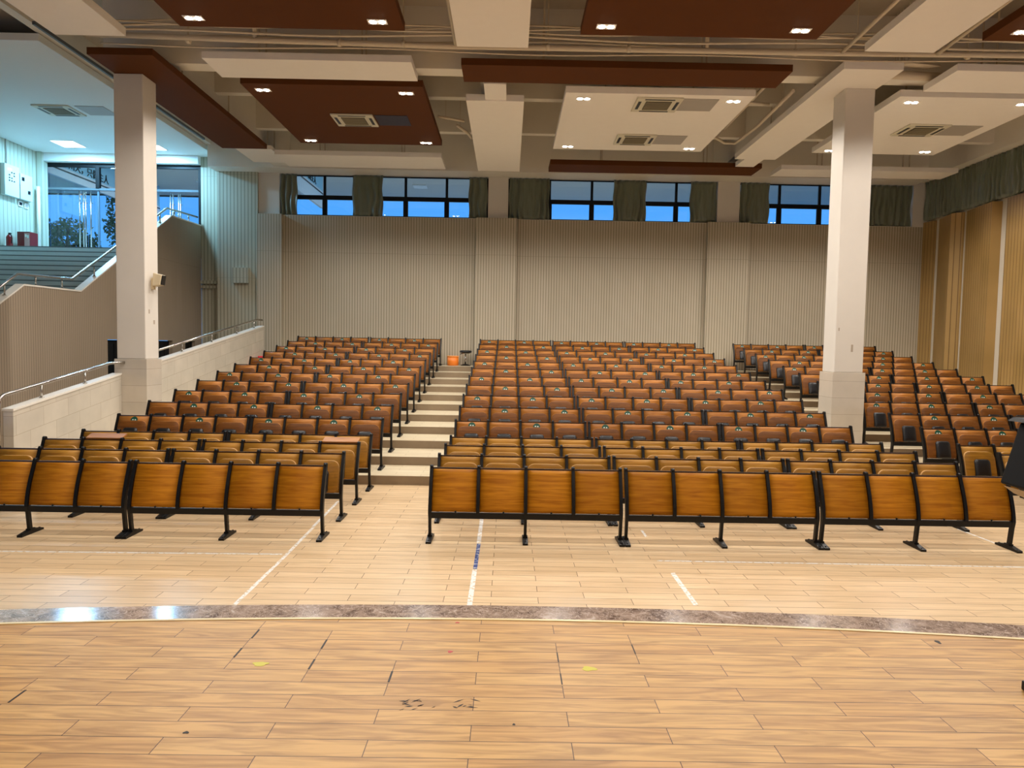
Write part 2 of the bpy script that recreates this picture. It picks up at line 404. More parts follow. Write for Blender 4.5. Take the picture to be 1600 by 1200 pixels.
tape_line([((1.67, 5.86), (1.67, 6.72))], .045, 'short slanting white tape piece near the stage, right of centre')
tape_line([((1.67, 8.0), (1.67, 8.3))], .03, 'small white tape scrap under the middle front bench')
tape_line([((5.78, 7.9), (5.74, 8.6))], .03, 'white tape piece beyond the right end of the front bench')
# marks on the stage
def blob(x, y, rx, ry, label, mat, name='paint_mark', cat='mark', seedv=0):
    bm = B(); pts = []
    for k in range(18):
        a = 2*math.pi*k/18; q = 1+.16*math.sin(3*a+seedv)+.1*math.sin(5*a+2*seedv)
        pts.append((x+rx*q*math.cos(a), y+ry*q*math.sin(a)))
    prism(bm, pts, 'z', SZ+.0002, SZ+.0012)
    return tag(obj(name, bm, mat), label, cat)
blob(-1.14, 3.18, .035, .022, 'yellow paint dot on the stage, left one', yellow_mark)
blob(.41, 3.18, .035, .022, 'yellow paint dot on the stage, right one', yellow_mark, seedv=2)
blob(-.26, 3.34, .012, .012, 'small red spot on the stage boards', red_mark, seedv=1)
blob(-.25, 3.70, .012, .008, 'tiny red spot beside the marble strip', red_mark, seedv=3)
blob(-1.22, 2.60, .012, .008, 'small grey scuff low on the left stage boards', dark_mark, seedv=3)
blob(.05, 2.69, .006, .006, 'tiny dark speck on the central stage boards', dark_mark, seedv=3)
blob(.55, 2.33, .010, .007, 'small pale chip on the near stage boards', white_tape, seedv=4)
def scuffs(cx, cy, n, rx, ry, label, sd):
    rnd = random.Random(sd); bm = B()
    for _ in range(n):
        x = cx+rnd.uniform(-rx, rx); y = cy+rnd.uniform(-ry, ry); a = rnd.uniform(-1.0, 1.0); L = rnd.uniform(.008, .028); wd = rnd.uniform(.0015, .005)
        d = Vector((math.cos(a), math.sin(a), 0))*L; n_ = Vector((-d.y, d.x, 0)).normalized()*wd
        c = Vector((x, y, SZ+.0008))
        bm.faces.new([bm.verts.new(c+v) for v in (-d, n_, d, -n_)])
    return tag(obj('scuff_mark', bm, dark_mark), label, 'mark')
scuffs(-.38, 2.83, 12, .04, .04, 'cluster of dark scuffs on the stage, left of the other cluster', 3)
scuffs(-.21, 2.85, 9, .10, .035, 'cluster of dark scuffs on the stage beside a board joint', 5)
blob(2.29, 3.54, .012, .022, 'dark bar-shaped mark on the stage near the right marble strip', dark_mark, seedv=0)
# open board joints
for n_, (x, y) in enumerate([(-.90, 3.185), (-.90, 3.405), (-.51, 3.075), (-1.29, 3.295), (-1.285, 3.515), (-2.05, 2.855), (.27, 3.295), (.66, 3.40), (.27, 3.075)]):
    wd = .0045 if n_ < 6 else .003
    bm = B(); bx(bm, x-wd, x+wd, y-.052, y+.052, SZ+.0002, SZ+.0012)
    lab = ['the one right of the left yellow dot', 'above the left yellow dot to the right', 'left of the scuff clusters', 'leftmost pair, nearer', 'leftmost pair, farther', 'at the far left of the stage',
           'left of the right yellow dot', 'right of the right yellow dot, farther', 'below the right yellow dot'][n_]
    tag(obj('open_joint', bm, dark_mark), 'open black board joint on the stage, '+lab, 'gap')

# ------------------------------------------------------------------ walls
struct('wall_back', (-7.9, XW, YB, YB+.25, 0, 6.2), slat_mat)
for a, b_ in ((-7.9, -7.12), (-1.05, .22), (6.2, 7.5)):
    z0 = 11*TS if a > -7.4 else (0 if b_ < -7.4 else 0)
    struct('pilaster', (a, b_, YB-.2, YB, (11*TS if a > -7.4 else 0), 6.205), slat_mat)
for a, b_ in ((-7.9, -7.25), (-.70, -.07), (6.52, 7.22), (12.7, XW)):
    struct('pier', (a, b_, YB-.02, YB+.25, 6.2, 7.52), plaster)
struct('wall_back', (-7.9, XW, YB, YB+.25, 7.5, 8.6), plaster)
struct('sill', (-7.25, 12.7, YB+.02, YB+.25, 6.2, 6.215), cap_white)
struct('beam', (-9.2, 12.73, 21.3, YB, 7.5, 8.6), soffit_white)
struct('wall_right', (XW, XW+.2, -4, YB+.25, 0, 8.6), plain('right_wall_cream', srgb(206, 196, 178), .7))
struct('beam', (12.73, XW, 3, YB, 7.58, 8.6), soffit_white)
struct('wall_left', (-15.0, -14.8, -4, 22.45, 0, 8.6), slat_pale)
struct('wall_stage', (-15, XW, -4.2, -4, 0, 8.6), plaster)
struct('wall_back', (-9.8, -9.17, 22.2, 22.4, 0, 8.05), slat_wide)
struct('wall_back', (-9.17, -7.9, 21.9, 22.3, 0, 8.05), slat_wide)
struct('ledge', (-9.79, -9.17, 22.08, 22.2, 4.02, 4.12), slat_wide)
struct('ledge', (-9.79, -9.17, 22.12, 22.2, 3.88, 3.97), slat_wide)
struct('corner_pier', (-14.8, -14.62, 21.9, 22.2, 4.83, 8.0), slat_pale)
# structural ceiling
struct('ceiling', (-15, XW, -4.2, 22.4, 8.6, 8.8), slab_white)
struct('beam', (-7.75, 12.73, 13.42, 13.78, 7.45, 8.6), soffit_white)
for y in (5.9, 8.4, 10.95, 16.0, 18.55):
    struct('beam', (-9.3 if y < 13 else -7.75, 12.73, y-.1, y+.1, 7.8, 8.6), soffit_white)
for x in (-6.95, -1.35+.95, 6.4):
    struct('beam', (x-.25, x+.25, 13.78, 21.3, 7.55, 8.6), soffit_white)
struct('beam', (-9.3, -9.1, 3, 22.0, 8.16, 8.6), soffit_white)

# columns
def column(x0, x1, y0, y1, zb, zt, zf, nm):
    e = []
    bm = B(); bx(bm, x0, x1, y0, y1, zt, 7.2)
    o = tag(obj('column', bm, plaster, None, .015), kind='structure')
    bm = B(); bx(bm, x0-.035, x1+.035, y0-.035, y1+.035, zf, zt)
    tag(obj('column_base', bm, tile_col, None, .006), kind='structure')
    return o
column(-7.50, -6.95, 13.3, 13.8, 0, 1.84, 3*TS, 'left')
column(6.31, 6.87, 13.3, 13.8, 0, 1.82, 3*TS, 'right')

# left parapet
def ztop(y): return 1.13+.1458*(y-10.35)
def parapet(y0, y1):
    bm = B(); prism(bm, [(y0, 0), (y1, 0), (y1, ztop(y1)-.02), (y0, ztop(y0)-.02)], 'x', XP-.15, XP)
    tag(obj('parapet_wall', bm, tile_parapet), kind='structure')
    bm = B(); prism(bm, [(y0-.01, ztop(y0)-.02), (y1, ztop(y1)-.02), (y1, ztop(y1)+.015), (y0-.01, ztop(y0)+.015)], 'x', XP-.165, XP+.012)
    tag(obj('trim_3', bm, cap_white), kind='structure')
parapet(10.35, 13.26); parapet(13.84, 21.0)
# handrails
def rail(pts, posts, label, drop=None, r=.027):
    t = empty('handrail', (pts[0][0], pts[0][1], 0), label, 'handrail')
    t.location = Vector(pts[len(pts)//2]) * 1.0
    L = t.location.copy()
    bm = B(); tube(bm, [Vector(p)-L for p in pts], r, 12); obj('rail', bm, chrome, t)
    for (p, q) in posts:
        bm = B(); tube(bm, [Vector(p)-L, Vector(q)-L], .018, 10)
        b0 = Vector(q)-L
        tube(bm, [b0, b0+Vector((0, 0, .012))], .038, 12)
        obj('post', bm, chrome, t)
    return t
xr = XP-.075
rz = lambda y: ztop(y)+.24
pts = [(xr, 10.15, .01), (xr, 10.15, rz(10.2)-.12), (xr, 10.18, rz(10.2)-.04), (xr, 10.26, rz(10.26)), (xr, 13.0, rz(13.0)), (xr+.06, 13.18, rz(13.1)), (xr+.15, 13.25, rz(13.1))]
rail(pts, [((xr, y, rz(y)), (xr, y, ztop(y)+.014)) for y in (11.1, 12.25)], 'steel handrail on the near parapet, bending down to the floor', 1)
pts = [(xr, 13.95, rz(13.9)-.02), (xr, 20.3, rz(20.3)), (xr, 20.7, rz(20.5)+.02), (xr+.06, 20.9, rz(20.6)-.0)]
rail(pts, [((xr, y, rz(y)), (xr, y, ztop(y)+.014)) for y in (14.4, 15.9, 17.5, 19.1, 20.4)], 'steel handrail on the far parapet beyond the left column')

# staircase on the left
XS = -9.80
L0, L1 = 2.30, 4.83
out_pts = [(10.3, 0)]
# openings at the foot of the wall
for a, b_ in ((16.98, 17.7), (19.46, 20.27), (21.05, 21.72)):
    out_pts += [(a, 0), (a, 2.2), (b_, 2.2), (b_, 0)]
cap = [(10.3, .95), (14.08, 3.26), (15.94, 3.28), (20.27, 5.79), (22.19, 5.84)]
out_pts += [(22.19, 0)]+cap[::-1]
bm = B(); prism(bm, out_pts, 'x', XS-.15, XS); tag(obj('wall_stair', bm, slat_stair), kind='structure')
bm = B(); prism(bm, [(y, z) for y, z in cap]+[(y, z+.035) for y, z in cap[::-1]], 'x', XS-.17, XS+.015)
tag(obj('trim_4', bm, cap_white), kind='structure')
for k, (a, b_) in enumerate(((16.98, 17.7), (19.46, 20.27), (21.05, 21.72))):
    o = struct('door_%d' % (k+1), (XS-.14, XS-.11, a+.005, b_-.005, .0, 2.19), frame_black)
    for s in (.28, .66):
        y = a+(b_-a)*s; bm = B(); bx(bm, .016, .03, y-(a+b_)/2-.02, y-(a+b_)/2+.02, .1, 2.1); obj('door_stile', bm, black_metal, o)
# steps
def flight(y0, z0, n, rise, run, x0, x1):
    bm = B()
    for i in range(n):
        fs = bx(bm, x0, x1, y0+i*run, y0+(i+1)*run, max(0, z0+i*rise-.3), z0+(i+1)*rise, 0)
        bx(bm, x0, x1, y0+i*run-.012, y0+i*run+.02, z0+(i+1)*rise-.028, z0+(i+1)*rise+.001, 1)
    return tag(obj('staircase', bm, [grey_step, step_line]), kind='structure')
flight(16.2, L0, 16, (L1-L0)/16, .255, -14.8, XS-.15)
flight(10.3, 0, 14, L0/14, .27, -14.8, XS-.15)
struct('landing', (-14.8, XS-.15, 14.08, 16.2, L0-.2, L0), grey_step)
struct('landing', (-14.8, XS-.15, 20.28, 22.6, L1-.2, L1), grey_step)
xr2 = XS-.075
def capz(y):
    for (a, za), (b_, zb) in zip(cap, cap[1:]):
        if a <= y <= b_: return za+(zb-za)*(y-a)/(b_-a)
    return cap[-1][1]
rp_ = [(xr2, 10.6, capz(10.6)+.27), (xr2, 14.0, capz(14.0)+.27), (xr2, 15.75, capz(15.75)+.27), (xr2, 20.15, capz(20.15)+.28), (xr2, 22.1, capz(22)+.27)]
rail(rp_, [((xr2, y, capz(y)+.26), (xr2, y, capz(y)+.034)) for y in (11.5, 12.6, 13.65, 14.55, 15.4, 16.6, 18.0, 19.1, 19.75, 20.6, 21.5)], 'steel handrail following the upper staircase wall on the left', r=.03)

# ------------------------------------------------------------------ suspended ceiling panels
PZ = 7.2
def panel(x0, x1, y0, y1, mat, label, z=PZ, th=.13, group=None):
    o = boxo('ceiling_panel', (x0, x1, y0, y1, z, z+th), mat, label=label, cat='ceiling panel')
    # hangers up to the slab
    for sx in (x0+.25*(x1-x0), x0+.75*(x1-x0)):
        for sy in (y0+.3*(y1-y0), y0+.7*(y1-y0)):
            bm = B(); cx, cy = (x0+x1)/2, (y0+y1)/2
            bx(bm, sx-cx-.012, sx-cx+.012, sy-cy-.012, sy-cy+.012, th-.01, 8.6-z)
            obj('hanger_rod', bm, pipe_mat, o)
    return o
panel(-5.30, -1.73, 7.2, 11.3, panel_brown, 'large brown ceiling panel at top left of centre, nearest pair')
panel(1.07, 4.85, 7.2, 11.3, panel_brown, 'large brown ceiling panel at top right of centre, nearest pair')
panel(7.46, 11.2, 7.2, 11.22, panel_brown, 'brown ceiling panel at the top right corner of the picture')
panel(-.94, .25, 6.0, 11.83, panel_white, 'long white ceiling panel at top centre')
panel(5.83, 6.98, 6.0, 11.7, panel_white, 'long white ceiling panel at top right before the right column')
panel(-7.54, -6.38, 6.0, 11.7, panel_white, 'long white ceiling panel at top left before the left column')
panel(-5.50, -1.80, 12.52, 13.4, panel_white, 'narrow white ceiling panel across, before the square brown one', th=.12)
panel(-5.27, -1.74, 13.68, 17.6, panel_brown, 'square brown ceiling panel with a white air conditioner')
panel(-.92, 5.0, 12.58, 13.38, panel_brown, 'long narrow brown ceiling panel across the centre', th=.12)
panel(-.94, .24, 14.37, 20.03, panel_white, 'long white ceiling panel running to the central back pier')
panel(1.05, 4.78, 13.82, 17.7, panel_white, 'square white ceiling panel with two air conditioners')
panel(1.07, 6.87, 19.15, 20.0, panel_brown, 'narrow brown ceiling panel close to the back windows')
panel(5.84, 6.90, 12.42, 18.3, panel_white, 'long white ceiling panel over the right column')
panel(6.1, 6.6, 18.3, 19.05, panel_white, 'short white stub panel behind the right column', th=.12)
panel(-.55, -.12, 13.5, 14.37, panel_white, 'short white stub panel before the central long one', th=.1, z=7.22)
panel(7.55, 10.62, 13.67, 17.6, panel_white, 'white ceiling panel on the right with one air conditioner')
panel(7.83, 11.4, 12.39, 13.4, panel_white, 'narrow white ceiling panel across, right of the right column', th=.12)
panel(-7.48, -6.33, 12.45, 18.22, panel_brown, 'long brown ceiling panel over the left column', th=.12)
panel(-7.3, -6.9+.55, 18.6, 19.95, panel_white, 'small white ceiling panel beyond the long brown one', z=7.3, th=.1)
panel(-6.3, -1.86, 18.7, 19.95, panel_white, 'narrow white ceiling panel close to the left back windows', th=.12)
panel(7.42, 12.3, 19.2, 20.0, panel_white, 'narrow white ceiling panel close to the right back windows', th=.12)
lp = panel(-14.8, -9.26, 13.86, 22.2, plain('left_ceiling_white', srgb(226, 226, 220), .7), 'large white ceiling panel over the left staircase', z=8.0, th=.14)
struct('ceiling_band', (-14.8, -9.8, 22.0, 22.2, 7.74, 8.0), plain('band_white', srgb(226, 226, 220), .7))
# stage ceiling (behind and above the frame)
struct('stage_ceiling', (-14.8, XW, -4, 2.6, 7.2, 7.32), panel_white)
# strip light track beside the long brown panel
boxo('steel_track', (-8.32, -8.27, 12.3, 19.0, 7.62, 7.68), plain('track_steel', srgb(90, 92, 94), .5), label='thin steel track between the left brown panel and staircase ceiling', cat='track')
TR = bpy.data.objects['steel_track']
for y_ in (-3, 0, 3):
    bm = B(); bx(bm, -.006, .006, y_-.006, y_+.006, .05, .975); obj('hanger_rod', bm, pipe_mat, TR)

# downlights ------------------------------------------------------------
def make_down():
    t = empty('downlight', (0, 0, 0))
    bm = B(); bx(bm, -.15, .15, -.08, .08, -.008, .0); obj('trim_plate', bm, panel_white, t)
    for s in (-1, 1):
        bm = B(); lathe(bm, [(.050, -.014), (.055, -.009)], s*.07, 0, 16); obj('bulb', bm, glow, t)
    ld = bpy.data.lights.new('downlight_beam', 'SPOT'); ld.energy = LAMP_W; ld.color = WARM
    ld.spot_size = math.radians(LAMP_ANGLE); ld.spot_blend = .4; ld.shadow_soft_size = .06
    lo = bpy.data.objects.new('downlight_beam', ld); COL.objects.link(lo); lo.parent = t; lo.location = (0, 0, -.05)
    return t
down0 = make_down(); first = [True]
STAGE_LD = [c for c in down0.children if c.type == 'LIGHT'][0].data.copy(); STAGE_LD.energy = LAMP_W*.3
def down(x, y, label, z=PZ, group=None):
    o = down0 if first[0] else copy_tree(down0)
    first[0] = False
    o.location = (x, y, z-.0005)
    return tag(o, label, 'ceiling light', group)
G = 'twin downlights in the ceiling panels'
for (x, y, s) in [
    (-4.95, 11.0, 'far left corner of the nearest left brown panel'), (-2.11, 11.0, 'far right corner of the nearest left brown panel'),
    (1.44, 11.0, 'far left corner of the nearest right brown panel'), (4.47, 11.0, 'far right corner of the nearest right brown panel'),
    (7.88, 10.9, 'brown panel at the top right corner'),
    (-4.94, 14.0, 'near left corner of the square brown panel'), (-2.11, 14.03, 'near right corner of the square brown panel'),
    (-4.95, 17.36, 'far left corner of the square brown panel'), (-2.11, 17.38, 'far right corner of the square brown panel'),
    (1.43, 14.13, 'near left corner of the square white panel'), (4.44, 14.11, 'near right corner of the square white panel'),
    (1.40, 17.45, 'far left corner of the square white panel'), (4.42, 17.43, 'far right corner of the square white panel'),
    (7.94, 13.97, 'near left corner of the right white panel'), (10.18, 13.96, 'near right corner of the right white panel'),
    (7.90, 17.36, 'far left corner of the right white panel'), (10.23, 17.31, 'far right corner of the right white panel')]:
    down(x, y, 'lit twin downlight at the '+s if 'top right' not in s else 'lit twin downlight in the '+s, group=G)
for y in (7.6,):
    for x in (-4.95, -2.11, 1.44, 4.47, 7.88):
        down(x, y, 'twin downlight of the nearest panels, out of view above the stage edge', group='downlights above the stage edge')
for y in (2.2, -1.2):
    for x in (-5.0, -2.1, 1.4, 4.5, 8.0):
        o = down(x, y, 'twin downlight above the stage, out of view', group='downlights above the stage')
        for c_ in o.children:
            if c_.type == 'LIGHT': c_.data = STAGE_LD

# cassette air conditioners -----------------------------------------------
def cassette(x, y, z, label, hatch_mat, hatch_label, hx=.95, s=.46):
    t = empty('air_conditioner', (x, y, z), label, 'air conditioner', 'ceiling cassettes')
    bm = B(); bx(bm, -s, s, -s*.86, s*.86, -.035, -.0005); obj('face_frame', bm, ac_white, t, .008)
    bm = B(); bx(bm, -.26, .26, -.24, .24, -.045, -.034)
    obj('grille', bm, ac_grille, t)
    bm = B()
    for k in range(8):
        yy = -.21+k*.06; bx(bm, -.25, .25, yy-.012, yy+.012, -.052, -.044)
    obj('grille_slats', bm, plain('grille_slat', srgb(140, 128, 100), .5) if 'grille_slat' not in bpy.data.materials else bpy.data.materials['grille_slat'], t)
    for (a, b_, c, d) in ((-.30, .30, -.36, -.31), (-.30, .30, .31, .36), (-.41, -.35, -.22, .22), (.35, .41, -.22, .22)):
        bm = B(); bx(bm, a, b_, c, d, -.040, -.034); obj('air_slot', bm, black_plastic, t)
    bm = B(); bx(bm, x+hx-.36, x+hx+.36, y-.34, y+.34, z-.012, z-.0005)
    tag(obj('access_hatch', bm, hatch_mat, None, .003), hatch_label, 'hatch')
cassette(-3.50, 15.72, PZ, 'white ceiling cassette in the square brown panel', hatch_blue, 'dark blue square access hatch in the brown panel', .85)
cassette(2.95, 14.36, PZ, 'nearer ceiling cassette in the square white panel', hatch_grey, 'grey access hatch beside the nearer cassette of the white panel', .82)
cassette(2.94, 16.75, PZ, 'farther ceiling cassette in the square white panel', hatch_grey, 'grey access hatch beside the farther cassette of the white panel', .82)
cassette(9.12, 15.64, PZ, 'ceiling cassette in the white panel right of the right column', hatch_grey, 'grey access hatch in the white panel right of the column', .82)
cassette(-11.5, 17.95, 8.0, 'ceiling cassette over the left staircase', hatch_grey, 'grey access hatch over the left staircase', .95)
# cool panel lights over the staircase
def panel_light(x, y, label, wx=.32, wy=.32, e=250):
    t = empty('panel_light', (x, y, 8.0), label, 'ceiling light')
    bm = B(); bx(bm, -wx-.02, wx+.02, -wy-.02, wy+.02, -.012, -.0005); obj('light_frame', bm, panel_white, t)
    bm = B(); bx(bm, -wx, wx, -wy, wy, -.016, -.011); obj('diffuser', bm, glow_cool, t)
    ld = bpy.data.lights.new('panel_beam', 'AREA'); ld.shape = 'RECTANGLE'; ld.size = wx*2; ld.size_y = wy*2; ld.energy = e; ld.color = COOL
    lo = bpy.data.objects.new('panel_beam', ld); COL.objects.link(lo); lo.parent = t; lo.location = (0, 0, -.03)
panel_light(-13.2, 21.0, 'bright square panel light above the left glass door')
panel_light(-10.75, 21.2, 'small panel light just right of the left column', .25, .25)

# pipes and cables -----------------------------------------------------------
def pipe(name, pts, r, label, cat='pipe', seg=8, group=None, hang=True):
    bm = B(); tube(bm, pts, r, seg)
    if hang and cat != 'cable' and pts[-1][2] < 8.5:
        a, b_ = Vector(pts[0]), Vector(pts[1]); m = a.lerp(b_, .3)
        bx(bm, m.x-.006, m.x+.006, m.y-.006, m.y+.006, m.z+r*.6, 8.598)
    return tag(obj(name, bm, pipe_mat), label, cat, group)
pipe('pipe', [(-7.3, 12.15, 7.42), (-4.5, 12.22, 7.40), (-1, 12.26, 7.38), (2.2, 12.24, 7.38), (5.7, 12.22, 7.38), (8.6, 12.2, 7.40), (13.0, 12.2, 7.42)], .05, 'thick pale pipe running across the whole ceiling', hang=False)
def wavy(x0, x1, y, z, amp, ph, n=60, k=1.1):
    return [(x0+(x1-x0)*i/n, y+.018*math.sin(k*.7*i/n*12+ph), z+amp*math.sin(k*(x0+(x1-x0)*i/n)+ph)) for i in range(n+1)]
for k_, (y, z, amp, ph, r) in enumerate([(11.93, 7.52, .04, 0, .018), (12.0, 7.58, .05, 1.1, .014), (12.075, 7.46, .03, 2.0, .02), (11.86, 7.49, .05, 3.4, .012), (12.38, 7.50, .03, .7, .02), (12.42, 7.36, .025, 4.2, .014)]):
    pipe('cable', wavy(-7.2, 12.9, y, z, amp, ph), r, 'thin sagging pale cable beside the thick cross pipe', 'cable', 6, 'cables along the cross pipe')
pipe('pipe', [(-.99, 12.12, 7.36), (-.99, 9.0, 7.36), (-.99, 6.0, 7.36)], .028, 'pipe beside the white panel at top centre')
pipe('pipe', [(5.66, 12.12, 7.36), (5.60, 10.3, 7.36), (5.55, 6.0, 7.36)], .032, 'pipe left of the white panel at top right')
pipe('pipe', [(7.3, 12.12, 7.36), (7.2, 10.3, 7.36), (7.15, 6.0, 7.36)], .032, 'pipe right of the white panel at top right')
pipe('pipe', [(-4.45, 12.22, 7.42), (-4.42, 12.1, 8.2), (-4.42, 12.1, 8.6)], .04, 'short upright pipe above the thick cross pipe, left')
pipe('pipe', [(3.35, 12.22, 7.42), (3.35, 12.1, 8.2), (3.35, 12.1, 8.6)], .035, 'short upright pipe above the thick cross pipe, right of centre')
pipe('pipe', [(5.55, 13.9, 7.35), (5.6, 16.0, 7.32), (5.55, 17.4, 7.34), (5.3, 17.45, 7.36), (4.5, 16.6, 7.4)], .035, 'bent pipe left of the white panel over the right column')
pipe('pipe', [(5.2, 14.0, 7.66), (5.2, 17.2, 7.62)], .035, 'straight pipe in the gap right of the white square panel')
pipe('pipe', [(4.85, 14.9, 7.50), (5.1, 14.98, 7.48), (5.5, 15.05, 7.48)], .03, 'short cross pipe right of the white square panel')
pipe('pipe', [(-1.7, 16.15, 7.45), (-1.1, 16.3, 7.40)], .03, 'short pipe left of the central white panel')
pipe('pipe', [(-1.3, 16.6, 7.4), (-1.05, 16.9, 7.3), (-.98, 17.2, 7.28)], .035, 'bent grey elbow pipe left of the central white panel')
for i in range(6):
    pipe('pipe', [(6.98, 12.8+.1*i, 7.5+.03*i), (7.8, 12.85+.1*i, 7.46+.03*i)], .02, 'small pipe in the bundle right of the right column', 'pipe', 6, 'pipe bundle right of the column')
pipe('duct', [(6.95, 13.25, 7.45), (8.2, 13.28, 7.42)], .08, 'pale round duct right of the right column', 'duct', 14)
def clamp(x, y, z, i):
    bm = B(); tube(bm, [(x-.03, y, z), (x+.03, y, z)], .062, 12); bx(bm, x-.01, x+.01, y-.01, y+.01, z+.05, 8.6)
    tag(obj('pipe_hanger', bm, pipe_mat), 'thin rod hanger holding the thick cross pipe', 'hanger', 'hangers of the cross pipe')
for i, x in enumerate((-5.6, -3.0, -1.9, .6, 2.0, 4.9, 7.9, 9.5)): clamp(x, 12.24, 7.39, i)

# ------------------------------------------------------------------ windows
def window(n, xs, x0, x1):
    t = empty('window_%d' % n, ((x0+x1)/2, YB+.2, 6.215)); t['kind'] = 'structure'
    cx = (x0+x1)/2; y0, y1 = -.03, .03
    bm = B(); bx(bm, x0-cx, x1-cx, y0, y1, 0, .05); bx(bm, x0-cx, x1-cx, y0, y1, 1.25, 1.285)
    bx(bm, x0-cx, x1-cx, y0-.01, y1+.01, .53, .66)
    for x in xs:
        bx(bm, x-cx-.04, x-cx+.04, y0, y1, .66, 1.26); bx(bm, x-cx-.075, x-cx+.075, y0, y1, .0, .60)
    obj('window_frame', bm, frame_black, t)
    bm = B(); bx(bm, x0-cx, x1-cx, -.004, .004, .03, 1.26); obj('window_glass', bm, glass, t)
window(1, [-7.22, -5.88, -4.6, -3.32, -2.02, -.73], -7.25, -.70)
window(2, [-.04, 1.24, 2.58, 3.9, 5.26, 6.5], -.07, 6.52)
window(3, [7.25, 8.55, 9.83, 11.15, 12.4], 7.22, 12.7)

def curtain(axis, a0, a1, c, z0, z1, label, seed, folds=None, group='curtains at the back windows', amp=.035, gather=.0):
    amp *= 1.5
    rnd = random.Random(seed); L = a1-a0; nf = folds or max(3, int(L/.17))
    nx = nf*8; nz = 10; bm = B(); grid = []
    ph = rnd.uniform(0, 6); w1 = [rnd.uniform(.6, 1.3) for _ in range(nf+2)]
    for j in range(nz+1):
        v = j/nz; row = []
        for i in range(nx+1):
            u = i/nx; fi = u*nf; a_ = w1[int(fi) % len(w1)]
            q_ = math.pi*fi+ph+.45*math.sin(3*v+fi*.5)
            off = 2.5*amp*(.5+.5*a_)*(.6+.4*(1-v))*(.6*(1-abs(math.sin(q_)))+.4*(.5+.5*math.sin(2.3*q_+1)))
            off += .012*math.sin(5*fi+7*v+ph)
            hem = .012*math.sin(fi*1.3+ph)*(1-v)
            squeeze = 1-gather*math.sin(math.pi*(1-v)*.9)*.5
            p = a0+L/2+(u-.5)*L*squeeze+.015*math.sin(9*v+fi)
            z = z0+(z1-z0)*v+hem
            co = (p, c+off, z) if axis == 'x' else (c+off, p, z)
            row.append(bm.verts.new(co))
        grid.append(row)
    for j in range(nz):
        for i in range(nx):
            q = bm.faces.new((grid[j][i], grid[j][i+1], grid[j+1][i+1], grid[j+1][i])); q.smooth = True
    o = obj('curtain', bm, curtain_mat)
    md = o.modifiers.new('thickness', 'SOLIDIFY'); md.thickness = .004
    return tag(o, label, 'curtain', group)
cz0, cz1 = 6.225, 7.49; cy = YB-.005
curtain('x', -7.22, -6.70, cy, cz0, cz1, 'dark olive curtain at the far left end of the back windows', 1)
curtain('x', -4.98, -4.02, cy, cz0, cz1, 'dark olive curtain in the middle of the left window', 2)
curtain('x', -1.31, -.73, cy, cz0, cz1, 'dark olive curtain just left of the central pier', 3)
curtain('x', -.04, 1.22, cy, cz0, cz1, 'wide dark olive curtain just right of the central pier', 4)
curtain('x', 3.24, 4.28, cy, cz0, cz1, 'dark olive curtain in the middle of the centre window', 5)
curtain('x', 5.66, 6.50, cy, cz0, cz1, 'dark olive curtain just left of the right pier', 6)
curtain('x', 7.24, 8.16, cy, cz0, cz1, 'dark olive curtain just right of the right pier', 7)
curtain('x', 11.3, 12.66, cy, cz0, cz1, 'dark olive curtain in the back right corner', 8)
for i, (a, b_) in enumerate(((19.9, 21.92), (17.6, 19.86), (15.2, 17.55))):
    curtain('y', a, b_, XW-.19, 6.37, 7.57, ['shiny dark green curtain on the right wall, farthest one', 'shiny dark green curtain on the right wall, middle one', 'dark green curtain on the right wall, nearest one'][i], 20+i, group='curtains on the right wall', amp=.045)

# right wall wooden acoustic boards
def wpanel(pts, label, z0=11*TS+.01, z1=6.33):
    bm = B(); prism(bm, pts, 'z', z0, z1); return tag(obj('acoustic_board', bm, gold_wood), label, 'wall board', 'wooden boards on the right wall')
wpanel([(XW-.004, 21.98), (XW-.14, 21.98), (XW-.05, 21.50), (XW-.004, 21.50)], 'narrow golden wood board in the back right corner')
wpanel([(XW-.004, 21.34), (XW-.03, 21.34), (XW-.26, 20.42), (XW-.06, 20.18), (XW-.004, 20.18)], 'angled golden wood board second from the back right corner')
wpanel([(XW-.004, 20.06), (XW-.04, 20.06), (XW-.24, 18.72), (XW-.004, 18.66)], 'wide golden wood board on the right wall', 9*TS+.01)
wpanel([(XW-.004, 18.3), (XW-.14, 18.3), (XW-.22, 17.0), (XW-.004, 16.95)], 'golden wood board nearest the right edge of the picture', 7*TS+.01)
wpanel([(XW-.004, 16.5), (XW-.14, 16.5), (XW-.22, 15.2), (XW-.004, 15.15)], 'golden wood board on the right wall just outside the view', 5*TS+.01)

# glass entrance above the stairs
D = empty('door_4', (-12.3, 22.2, L1)); D['kind'] = 'structure'
def dpart(name, dims, mat, bevel=0):
    bm = B(); bx(bm, dims[0]+12.3, dims[1]+12.3, dims[2]-22.2, dims[3]-22.2, dims[4]-L1, dims[5]-L1); return obj(name, bm, mat, D, bevel)
dpart('door_head', (-14.8, -9.8, 22.2, 22.3, 7.62, 7.74), frame_black)
dpart('door_jamb', (-14.8, -14.68, 22.2, 22.3, L1, 7.62), frame_black)
dpart('door_jamb', (-9.88, -9.8, 22.2, 22.3, L1, 7.62), frame_black)
dpart('mullion', (-13.12, -13.0, 22.2, 22.3, 6.95, 7.62), frame_black)
dpart('mullion', (-13.09, -13.03, 22.23, 22.27, L1, 6.92), plain('grey_blue_frame', srgb(90, 110, 125), .3))
dpart('transom', (-14.68, -9.88, 22.2, 22.3, 6.90, 6.97), plain('steel_transom', srgb(120, 132, 140), .3, metal=.6))
dpart('glass_fanlight', (-14.68, -9.88, 22.245, 22.25, 6.97, 7.62), glass)
